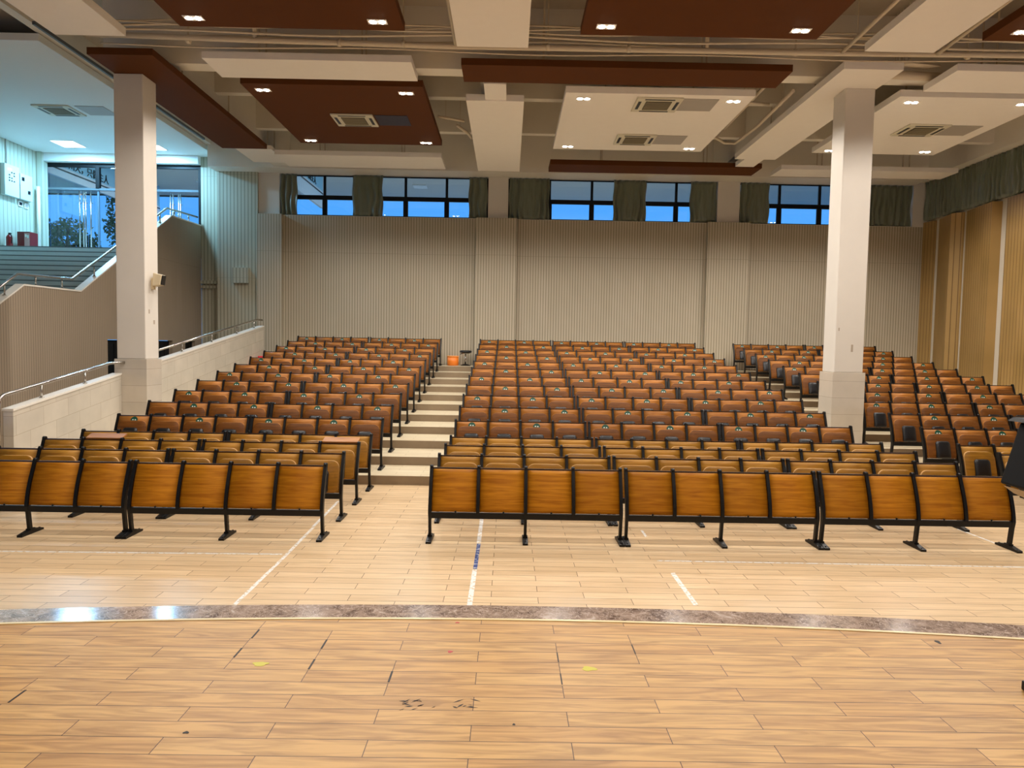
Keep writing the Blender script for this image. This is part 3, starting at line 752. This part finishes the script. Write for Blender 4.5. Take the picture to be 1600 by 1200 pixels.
for a, b_ in ((-14.6, -13.44), (-13.40, -13.12), (-13.0, -12.1), (-12.06, -11.2), (-11.16, -10.60), (-10.56, -9.92)):
    dpart('glass_leaf', (a, b_, 22.245, 22.257, L1+.03, 6.88), glass)
for x in (-13.60, -13.48, -13.41, -13.25, -10.74, -10.66, -10.48, -10.42):
    bm = B(); zt = 6.86 if x < -12 else 6.83; zb = 5.0
    tube(bm, [(x+12.3, -.05, zb-L1), (x+12.3, -.05, zt-L1)], .02, 10)
    for z in (5.3, 6.5): tube(bm, [(x+12.3, -.05, z-L1), (x+12.3, .045, z-L1)], .01, 8)
    obj('pull_handle', bm, chrome, D)

# left wall equipment (on wall X=-14.8)
def wallbox(name, y0, y1, z0, z1, th, mat, label, cat, extra=None):
    bm = B(); bx(bm, -14.8+.002, -14.8+th, y0, y1, z0, z1)
    return tag(obj(name, bm, mat, None, .006), label, cat)
pan_grey = plain('panel_box_grey', srgb(196, 206, 200), .45)
t = wallbox('control_panel', 20.38, 20.98, 6.36, 7.26, .14, pan_grey, 'larger grey electrical panel with lit indicator on the left wall', 'electrical panel')
bm = B()
for i in range(3):
    for j in range(4):
        if (i+j) % 4 != 3: bx(bm, .07, .082, -.14+.1*i, -.10+.1*i, .42+.08*j, .455+.08*j)
obj('switches', bm, black_plastic, t)
bm = B(); bx(bm, .07, .085, -.16, -.04, .74, .78); obj('indicator_lamp', bm, emit('indicator_orange', (1, .35, .12), 3), t)
t = wallbox('control_panel', 21.02, 21.55, 6.36, 7.12, .14, pan_grey, 'smaller grey electrical panel beside the larger one', 'electrical panel')
bm = B(); bx(bm, .07, .082, -.2, -.1, .55, .66); bx(bm, .07, .082, .05, .15, .2, .3); obj('label_plate', bm, black_plastic, t)
t = wallbox('thermostat', 21.08, 21.26, 6.16, 6.32, .03, cap_white, 'small white thermostat under the panels, left one', 'thermostat')
bm = B(); bx(bm, .014, .018, -.06, .06, .035, .125); obj('display', bm, black_plastic, t)
t = wallbox('thermostat', 21.34, 21.52, 6.14, 6.30, .03, cap_white, 'small white thermostat under the panels, right one', 'thermostat')
bm = B(); bx(bm, .014, .018, -.06, .06, .035, .125); obj('display', bm, hatch_grey, t)
bm = B(); tube(bm, [(-14.77, 20.6, 7.26), (-14.77, 20.62, 7.6), (-14.77, 20.6, 7.99)], .015, 8); tag(obj('conduit', bm, hatch_grey), 'thin conduit rising from the larger electrical panel', 'conduit')
bm = B(); tube(bm, [(-14.66, 21.80, L1+.002), (-14.66, 21.80, 6.9)], .05, 12); tag(obj('conduit', bm, cap_white), 'white vertical pipe beside the glass door', 'pipe')
# fire extinguisher box + extinguisher on the landing edge
t = empty('extinguisher_box', (-14.4, 20.95, L1), 'dark red extinguisher box with printed notice on the landing', 'box')
bm = B(); bx(bm, -.22, .16, -.18, .18, 0, .52); obj('case', bm, plain('dark_red', srgb(110, 26, 24), .4), t, .01)
bm = B(); bx(bm, -.0, .15, -.186, -.181, .06, .48); obj('notice', bm, plain('notice_pink', srgb(196, 150, 140), .5), t)
bm = B(); bx(bm, .02, .07, -.190, -.186, .36, .44); bx(bm, .08, .13, -.190, -.186, .33, .42); obj('printed_mark', bm, white_ink, t)
t = empty('fire_extinguisher', (-14.62, 20.45, L1), 'dark red fire extinguisher standing left of its box', 'fire extinguisher')
bm = B(); lathe(bm, [(.07, 0), (.08, .02), (.08, .30), (.05, .36), (.02, .38)], 0, 0); obj('cylinder', bm, plain('dark_red2', srgb(120, 20, 20), .3), t)
bm = B(); bx(bm, -.012, .05, -.02, .02, .38, .43); tube(bm, [(.03, 0, .4), (.09, -.02, .34), (.09, -.02, .12)], .01, 8); obj('handle', bm, black_plastic, t)
# slatted access box on the wide slats
t = boxo('access_box', (-8.66, -8.17, 21.80, 21.899, 4.04, 4.52), slat_wide, None, .004, label='square slatted access box on the tall slatted wall', cat='box')

# wall speaker on left column
t = empty('wall_speaker', (-6.95, 13.55, 3.25), 'small cream wall speaker on the left column', 'speaker')
bm = B(); prism(bm, [(.05, 0), (.2, .02), (.24, .22), (.07, .26)], 'y', -.09, .09); obj('cabinet', bm, cream_plastic, t, .015)
bm = B(); prism(bm, [(.175, .03), (.222, .035), (.25, .215), (.24, .215)], 'y', -.07, .07); obj('grille', bm, black_plastic, t)
bm = B(); bx(bm, .002, .06, -.03, .03, -.06, .16); obj('bracket', bm, cream_plastic, t)

# bin, stool, extinguisher at the back
t = empty('bin', (-1.71, 21.55, 11*TS), 'orange round bin at the top of the centre aisle', 'bin')
bm = B(); lathe(bm, [(.15, 0.001), (.175, .02), (.18, .28)], 0, 0, 24); obj('tub', bm, orange, t)
bm = B(); lathe(bm, [(.19, .27), (.19, .30), (.16, .305)], 0, 0, 24); obj('rim', bm, plain('orange_rim', srgb(250, 160, 80), .4), t)
t = empty('stool', (-1.32, 21.6, 11*TS), 'black stool with chrome stem beside the orange bin', 'stool')
bm = B(); lathe(bm, [(.17, .40), (.19, .42), (.19, .46), (.15, .48)], 0, 0, 24); obj('seat', bm, black_plastic, t)
bm = B(); lathe(bm, [(.13, .375), (.13, .40)], 0, 0, 20); obj('seat_plate', bm, chrome, t)
bm = B(); tube(bm, [(0, 0, .02), (0, 0, .38)], .025, 12); obj('stem', bm, chrome, t)
bm = B(); lathe(bm, [(.16, 0.001), (.15, .02), (.04, .06)], 0, 0, 24); obj('base', bm, black_metal, t)
bm = B(); tube(bm, [(-.05, 0, .39), (-.17, -.05, .36)], .012, 8); obj('lever', bm, black_metal, t)
t = empty('fire_extinguisher', (-7.20, 21.5, 11*TS), 'small red fire extinguisher at the left end of the top row', 'fire extinguisher')
bm = B(); lathe(bm, [(.07, 0.001), (.08, .02), (.08, .28), (.04, .34)], 0, 0); obj('cylinder', bm, red, t)
bm = B(); bx(bm, -.02, .06, -.015, .015, .34, .39); obj('handle', bm, black_plastic, t)
bm = B(); bx(bm, -7.34, -7.16, 20.3, 20.5, 10*TS+.001, 10*TS+.36); tag(obj('red_box', bm, redbright, None, .02), 'small bright red box beside the far parapet end', 'box')

# lectern at the right edge, on the stage
t = empty('lectern', (2.5, 2.78, SZ), 'black lectern cut off by the right edge, standing on the stage', 'lectern')
bm = B(); prism(bm, [(-.31, .95), (-.235, 1.22), (.45, 1.22), (.45, .80), (0, .86)], 'y', -.24, .24); obj('head', bm, lectern_black, t, .008)
bm = B(); prism(bm, [(-.30, .94), (0, .845), (.45, .785), (.45, .74), (0, .80), (-.25, .905)], 'y', -.23, .23); obj('underside_panel', bm, underside, t)
bm = B(); prism(bm, [(-.275, 1.225), (-.25, 1.24), (.47, 1.24), (.47, 1.222)], 'y', -.26, .26); obj('top_ledge', bm, lectern_black, t)
bm = B(); bx(bm, .12, .32, -.08, .08, .04, .79); obj('column', bm, black_metal, t)
bm = B(); bx(bm, -.145, .42, -.2, .26, .001, .045); obj('base_plate', bm, black_metal, t, .006)

# ------------------------------------------------------------------ benches
PW = .036; SP = (2.2-PW)/4
PROF = [(.81, .0), (.74, -.028), (.66, -.062), (.58, -.092), (.50, -.118), (.42, -.138), (.36, -.148), (.32, -.152)]
def prof_y(z):
    for (z1, y1), (z0, y0) in zip(PROF, PROF[1:]):
        if z0 <= z <= z1: return y0+(y1-y0)*(z-z0)/(z1-z0)
    return PROF[0][1] if z > .81 else PROF[-1][1]
def upright_mesh(leg):
    bm = B(); zs = [.825, .80, .74, .66, .58, .50, .42, .36, .32]
    if leg: zs += [.25, .15, .03]
    ring = []
    for z in zs:
        yc = prof_y(z) if z > .32 else prof_y(.32)+(.32-z)*.12
        d = .028 if z > .3 else .024
        hw = PW/2 if z > .3 else PW/2*.9
        ring.append([bm.verts.new((sx*hw, yc+sy*d, z)) for sx, sy in ((-1, -1), (1, -1), (1, 1), (-1, 1))])
    for a, b_ in zip(ring, ring[1:]):
        for k in range(4): bm.faces.new((a[k], a[(k+1) % 4], b_[(k+1) % 4], b_[k]))
    bm.faces.new(ring[0]); bm.faces.new(ring[-1][::-1])
    # rounded knob at the top
    tube(bm, [(-PW/2, 0, .812), (PW/2, 0, .812)], .03, 14)
    return bm
def foot_mesh():
    bm = B(); prism(bm, [(-.29, .0), (.07, .0), (.07, .022), (-.06, .045), (-.16, .045), (-.29, .022)], 'x', -.03, .03)
    bx(bm, -.027, .027, -.15, -.07, .03, .06)
    for y in (-.25, .04): tube(bm, [(0, y, .02), (0, y, .034)], .01, 8)
    return bm
def curved_board(x0, x1, z0, z1, th=.014, off=0.0, rnd=0.0, n=10, nx=1):
    """board following the upright profile; material 0 faces, 1 edges"""
    bm = B(); outline = []
    def P(x, z, s): return (x, prof_y(z)+off+s, z)
    F = []; Bk = []
    for j in range(n+1):
        z = z0+(z1-z0)*j/n
        F.append((bm.verts.new(P(x0, z, -th/2)), bm.verts.new(P(x1, z, -th/2))))
        Bk.append((bm.verts.new(P(x0, z, th/2)), bm.verts.new(P(x1, z, th/2))))
    for j in range(n):
        for L_ in (F, Bk):
            q = bm.faces.new((L_[j][0], L_[j][1], L_[j+1][1], L_[j+1][0])); q.smooth = True
        for s in (0, 1):
            q = bm.faces.new((F[j][s], F[j+1][s], Bk[j+1][s], Bk[j][s])); q.material_index = 1
    for j in (0, n):
        q = bm.faces.new((F[j][0], F[j][1], Bk[j][1], Bk[j][0])); q.material_index = 1
    return bm
def seat_mesh():
    """folded seat: rounded rectangle shell in front of the backrest"""
    W = .235; z0, z1 = .340, .728; r = .095
    ring = []
    def corner(cx, cz, a0, a1, n=6, rr=r):
        return [(cx+rr*math.cos(a0+(a1-a0)*k/n), cz+rr*math.sin(a0+(a1-a0)*k/n)) for k in range(n+1)]
    pts = corner(W-r, z1-r, 0, math.pi/2)+corner(-W+r, z1-r, math.pi/2, math.pi)+corner(-W+.05, z0+.05, math.pi, 1.5*math.pi, 4, .05)+corner(W-.05, z0+.05, 1.5*math.pi, 2*math.pi, 4, .05)
    def yy(x, z):
        # tilted a little away from the backrest at mid height and dished
        t = (z-z0)/(z1-z0)
        return -.205+.120*t-.022*math.sin(math.pi*t)+.016*(x/W)**2
    bm = B(); rings = []
    for sc, dy in ((1.0, .026), (1.0, .0), (.96, -.006), (.7, -.010), (.35, -.012)):
        cz = (z0+z1)/2
        rings.append([bm.verts.new((x*sc, yy(x*sc, cz+(z-cz)*sc)+dy, cz+(z-cz)*sc)) for x, z in pts])
    n = len(pts)
    for i, (a, b_) in enumerate(zip(rings, rings[1:])):
        for k in range(n):
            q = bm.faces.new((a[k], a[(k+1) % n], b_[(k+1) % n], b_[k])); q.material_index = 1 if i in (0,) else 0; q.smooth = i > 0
    q = bm.faces.new(rings[-1]); q.smooth = True
    bm.faces.new(rings[0][::-1])
    return bm
def pad_mesh():
    bm = B(); W = .118; z0, z1 = .345, .622; r = .045
    def corner(cx, cz, a0, rr=r, n=4): return [(cx+rr*math.cos(a0+math.pi/2*k/n), cz+rr*math.sin(a0+math.pi/2*k/n)) for k in range(n+1)]
    pts = corner(W-r, z1-r, 0)+corner(-W+r, z1-r, math.pi/2)+corner(-W+.03, z0+.03, math.pi, .03)+corner(W-.03, z0+.03, 1.5*math.pi, .03)
    rings = []
    cz = (z0+z1)/2
    for sc, dy in ((1, -.20), (1, -.235), (.93, -.25), (.75, -.258), (.4, -.262)):
        rings.append([bm.verts.new((x*sc, dy+.072*((cz+(z-cz)*sc)-z0)/(z1-z0), cz+(z-cz)*sc)) for x, z in pts])
    n = len(pts)
    for a, b_ in zip(rings, rings[1:]):
        for k in range(n):
            q = bm.faces.new((a[k], a[(k+1) % n], b_[(k+1) % n], b_[k])); q.smooth = True
    bm.faces.new(rings[-1]).smooth = True; bm.faces.new(rings[0][::-1])
    return bm
def sticker_meshes():
    bm = B(); n = 20; R = .060; cz = .732
    def P(x, z, d): return (x, prof_y(z)-.0075-d, z)
    ring = [bm.verts.new(P(R*math.cos(2*math.pi*k/n), cz+R*math.sin(2*math.pi*k/n), .0012)) for k in range(n)]
    ring2 = [bm.verts.new(P(R*math.cos(2*math.pi*k/n), cz+R*math.sin(2*math.pi*k/n), .0002)) for k in range(n)]
    bm.faces.new(ring)
    for k in range(n): bm.faces.new((ring[k], ring2[k], ring2[(k+1) % n], ring[(k+1) % n]))
    b2 = B()
    for x, z, w_, h_ in ((-.020, .742, .013, .009), (.020, .740, .013, .009), (-.02, .712, .012, .006), (.02, .712, .012, .006), (0, .694, .03, .005)):
        rr = [b2.verts.new(P(x+w_*math.cos(2*math.pi*k/10), z+h_*math.sin(2*math.pi*k/10), .002)) for k in range(10)]
        b2.faces.new(rr)
    return bm, b2

class K: pass
def data_of(name, bm, mats, bevel=0):
    bmesh.ops.recalc_face_normals(bm, faces=bm.faces)
    me = bpy.data.meshes.new(name); bm.to_mesh(me); bm.free()
    for m in mats: me.materials.append(m)
    return me
HB = SP/2-PW/2-.001
meshes = dict(
    upright=data_of('upright', upright_mesh(False), [black_metal]),
    leg=data_of('leg', upright_mesh(True), [black_metal]),
    foot=data_of('foot', foot_mesh(), [black_metal]),
    pad=data_of('pad', pad_mesh(), [black_plastic]),
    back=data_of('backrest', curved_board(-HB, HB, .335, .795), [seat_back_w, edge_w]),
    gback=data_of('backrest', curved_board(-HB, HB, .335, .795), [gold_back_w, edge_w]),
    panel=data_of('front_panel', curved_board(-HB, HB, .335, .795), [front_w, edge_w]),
    seat=data_of('seat', seat_mesh(), [seat_w, seat_back_w]),
    gseat=data_of('seat', seat_mesh(), [gold_seat_w, edge_w]))  # rim takes the painted-in highlight tone
s1, s2 = sticker_meshes()
meshes['sticker'] = data_of('sticker', s1, [green]); meshes['face'] = data_of('printed_face', s2, [white_ink])
bm = B(); prism(bm, [(-.175, .325), (-.125, .325), (-.120, .26), (-.170, .26)], 'x', -1.1+PW, 1.1-PW)
for i in range(4): tube(bm, [((i-1.5)*SP+.02, -.165, .33), ((i-1.5)*SP+.02, -.165, .345)], .01, 8)
meshes['beam'] = data_of('beam', bm, [black_metal])
bm = B(); prism(bm, [(-.012, .795), (.016, .795), (.016, .812), (-.012, .812)], 'x', -1.1+PW/2, 1.1-PW/2)
meshes['rail'] = data_of('top_rail', bm, [rail_dark])
bm = B(); prism(bm, [(.020, .812), (.17, .858), (.165, .876), (.016, .83)], 'x', -HB, HB)
meshes['wboard'] = data_of('writing_board', bm, [seat_back_w])

def child(name, me, parent, loc=(0, 0, 0)):
    o = bpy.data.objects.new(name, me); COL.objects.link(o); o.parent = parent; o.location = loc; return o
def make_bench(kind, odd=0, stick=False, boards=()):
    t = empty('front_panel_bench' if kind == 'front' else 'seating_bench', (0, 0, 0))
    for i in range(5):
        x = -1.1+PW/2+i*SP
        if i % 2 == 0:
            l = child('leg', meshes['leg'], t, (x, 0, 0)); child('foot', meshes['foot'], l)
        else: child('upright', meshes['upright'], t, (x, 0, 0))
    child('beam', meshes['beam'], t); child('top_rail', meshes['rail'], t)
    for i in range(4):
        x = -1.1+PW/2+(i+.5)*SP
        if kind == 'front':
            child('front_panel', meshes['panel'], t, (x, 0, 0)); continue
        g = 'g' if kind == 'gold' else ''
        child('backrest', meshes[g+'back'], t, (x, 0, 0))
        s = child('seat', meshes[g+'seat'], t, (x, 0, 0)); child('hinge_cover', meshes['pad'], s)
        if stick and i % 2 == odd:
            st = child('sticker', meshes['sticker'], t, (x, 0, 0)); tag(st, 'green round sticker'); child('printed_face', meshes['face'], st)
    for i in boards:
        tag(child('writing_board', meshes['wboard'], t, (-1.1+PW/2+(i+.5)*SP, 0, 0)), 'raised writing board')
    return t
protos = {}
def bench(kind, odd, stick, x0, y, z, label, boards=(), ry=0):
    key = (kind, odd, stick, boards)
    if key in protos: o = copy_tree(protos[key])
    else: o = make_bench(kind, odd, stick, boards); protos[key] = o
    o.location = (x0+1.1, y, z)
    o['label'] = label; o['category'] = 'bench'
    o['group'] = 'front panels of the first row' if kind == 'front' else 'seating benches of the tiered hall'
    return o
ORD = ['front', 'second', 'third', 'fourth', 'fifth', 'sixth', 'seventh', 'eighth', 'ninth', 'tenth', 'eleventh', 'twelfth', 'thirteenth', 'fourteenth', 'last']
def rowY(k): return 7.87+k*.887 if k < 4 else 11.495+(k-4)*.984
def rowZ(k): return 0 if k < 4 else (k-3)*TS
BL, GAP = 2.2, .03
def lab(k, block, pos):
    if k == 0: return 'seatless wooden front-row bench panel, %s block, %s' % (block, pos)
    rowt = 'last row' if k == 14 else ORD[k]+' row from the front'
    st = 'with green stickers' if k >= 4 else 'without stickers'
    return 'four-seat wooden bench %s, %s, %s block, %s' % (st, rowt, block, pos)
for k in range(15):
    kind = 'front' if k == 0 else ('gold' if k < 4 else 'red'); stick = k >= 4; odd = k % 2
    y, z = rowY(k), rowZ(k)
    for j in range(2):
        bds = ()
        if k == 2: bds = (1,) if j == 0 else (3,)
        bench(kind, odd, stick, -2.05-4.43+j*(BL+GAP), y, z, lab(k, 'left', ('parapet side' if j == 0 else 'aisle side')), bds)
    for j in range(3):
        bench(kind, odd, stick, -.868+j*(BL+GAP), y, z, lab(k, 'centre', ('left end', 'middle', 'right end')[j]))
    if k >= 2:
        for j in range(2):
            if j == 1 and k < 5: continue
            bench(kind, odd, stick, 6.946+j*(BL+GAP), y, z, lab(k, 'right', ('column side' if j == 0 else 'wall side')))

# ------------------------------------------------------------------ outside
struct('outdoor_ground', (-60, 40, 22.65, 90, L1-.3, L1-.02), stone_out)
struct('canopy', (-26, 18, 22.5, 34.0, 9.22, 9.4), canopy_grey)
struct('canopy_fascia', (-26, 18, 34.0, 34.1, 9.16, 9.6), canopy_brown)
for i, (x, y) in enumerate(((-13.5, 26.5), (-4, 26.5), (3, 26.5), (10, 26.5), (-13.5, 31), (-4, 31), (5, 31))):  # fill lights added to brighten the canopy underside by bounce off the paving
    t = empty('canopy_fill_light', (x, y, 9.22), 'added square fill light under the outdoor canopy', 'fill light', 'added fill lights under the outdoor canopy')
    bm = B(); bx(bm, -.3, .3, -.3, .3, -.05, -.0005); obj('fill_housing', bm, panel_white, t)
    ld = bpy.data.lights.new('canopy_fill_beam', 'AREA'); ld.shape = 'RECTANGLE'; ld.size = .5; ld.size_y = .5; ld.energy = 75; ld.color = (.7, .88, 1)
    lo = bpy.data.objects.new('canopy_fill_beam', ld); COL.objects.link(lo); lo.parent = t; lo.location = (0, 0, -.07)
# slogan fascias perpendicular to the facade
def fascia(x, y0, y1, z0, z1, zl, label, txt, size, ty):
    t = empty('signboard', (x, (y0+y1)/2, z0), label, 'signboard')
    L = (y1-y0)/2; H = z1-z0; a = zl-z0
    bm = B(); bx(bm, -.1, 0, -L, L, 0, a); obj('lower_band', bm, board_white, t)
    bm = B(); bx(bm, -.1, .01, -L, L, a, a+.05); obj('dark_line', bm, frame_black, t)
    bm = B(); bx(bm, -.1, 0, -L, L, a+.05, a+.13); obj('upper_band', bm, board_white, t)
    bm = B(); bx(bm, -.1, -.01, -L, L, a+.13, H); obj('board', bm, board_blue, t)
    cu = bpy.data.curves.new('lettering', 'FONT'); cu.body = txt; cu.size = size; cu.extrude = .01; cu.align_x = 'CENTER'
    cu.materials.append(frame_black); o = bpy.data.objects.new('lettering', cu); COL.objects.link(o)
    bpy.context.view_layer.update()
    dg = bpy.context.evaluated_depsgraph_get(); me = bpy.data.meshes.new_from_object(o.evaluated_get(dg))
    bpy.data.objects.remove(o); o = bpy.data.objects.new('lettering', me); COL.objects.link(o); o.parent = t
    o.rotation_euler = (math.pi/2, 0, math.pi/2); o.location = (.005, ty-(y0+y1)/2, a+.2)
    return t
fascia(-16.0, 22.7, 32, 7.93, 9.2, 8.17, 'pale blue slogan board outside the left glass door', '川天，只做主人', .36, 26.7)
fascia(-7.6, 22.7, 28.4, 7.66, 9.2, 8.2, 'pale blue slogan board outside the left back window', '只做主人', .34, 26.7)

def foliage(cx, cy, z0, rx, ry, rz, n, size, seed, label, name, trunk=True, cat='tree'):
    rnd = random.Random(seed); t = empty(name, (cx, cy, z0), label, cat)
    bm = B()
    for _ in range(n):
        while True:
            p = Vector((rnd.uniform(-1, 1), rnd.uniform(-1, 1), rnd.uniform(-1, 1)))
            if p.length < 1 and noise.noise(p*2.3+Vector((seed, 0, 0))) > -.12: break
        c = Vector((p.x*rx, p.y*ry, p.z*rz+rz*(1.0 if not trunk else 1.6)))
        a = Vector((rnd.gauss(0, 1), rnd.gauss(0, 1), rnd.gauss(0, 1))).normalized(); b_ = a.orthogonal().normalized()
        s = size*rnd.uniform(.6, 1.3)
        bm.faces.new([bm.verts.new(c+v) for v in (a*s, b_*s*.45, -a*s, -b_*s*.45)])
    obj('foliage', bm, leaf, t)
    bm = B()
    tube(bm, [(0, 0, 0), (.05, 0, rz*.8), (0, .1, rz*1.8)], [.09, .06, .02], 8)
    for k in range(7):
        a = k*.9; tube(bm, [(0, 0, rz*(.6+.1*k)), (math.cos(a)*rx*.7, math.sin(a)*ry*.7, rz*(1.0+.17*k))], [.03, .008], 6)
    obj('trunk', bm, bark, t)
    return t
foliage(-20.3, 32, L1-.02, 1.6, 1.2, 1.45, 3600, .10, 1, 'dark green hedge bush outside the left glass door', 'bush', False, 'bush')
foliage(-17.4, 32, L1-.02, 1.1, 1.0, 1.75, 1700, .09, 2, 'tall sparse tree outside the door beside the left column', 'tree')

# wear marks on the columns
def col_mark(dims, label, mat):
    bm = B(); bx(bm, *dims); tag(obj('wear_mark', bm, mat), label, 'mark')
grey_mark = plain('grey_smudge', srgb(176, 160, 140), .7)
col_mark((6.62, 6.66, 13.2985, 13.2995, 2.22, 2.36), 'small tan patch low on the right column front', grey_mark)
col_mark((6.36, 6.385, 13.2985, 13.2995, 2.62, 2.68), 'tiny chip on the right column front, left edge', grey_mark)
col_mark((-6.9495, -6.9485, 13.42, 13.47, 2.72, 2.80), 'grey smudge on the left column below the speaker', grey_mark)
col_mark((-6.9495, -6.9485, 13.60, 13.66, 2.52, 2.60), 'lower grey smudge on the left column side', grey_mark)
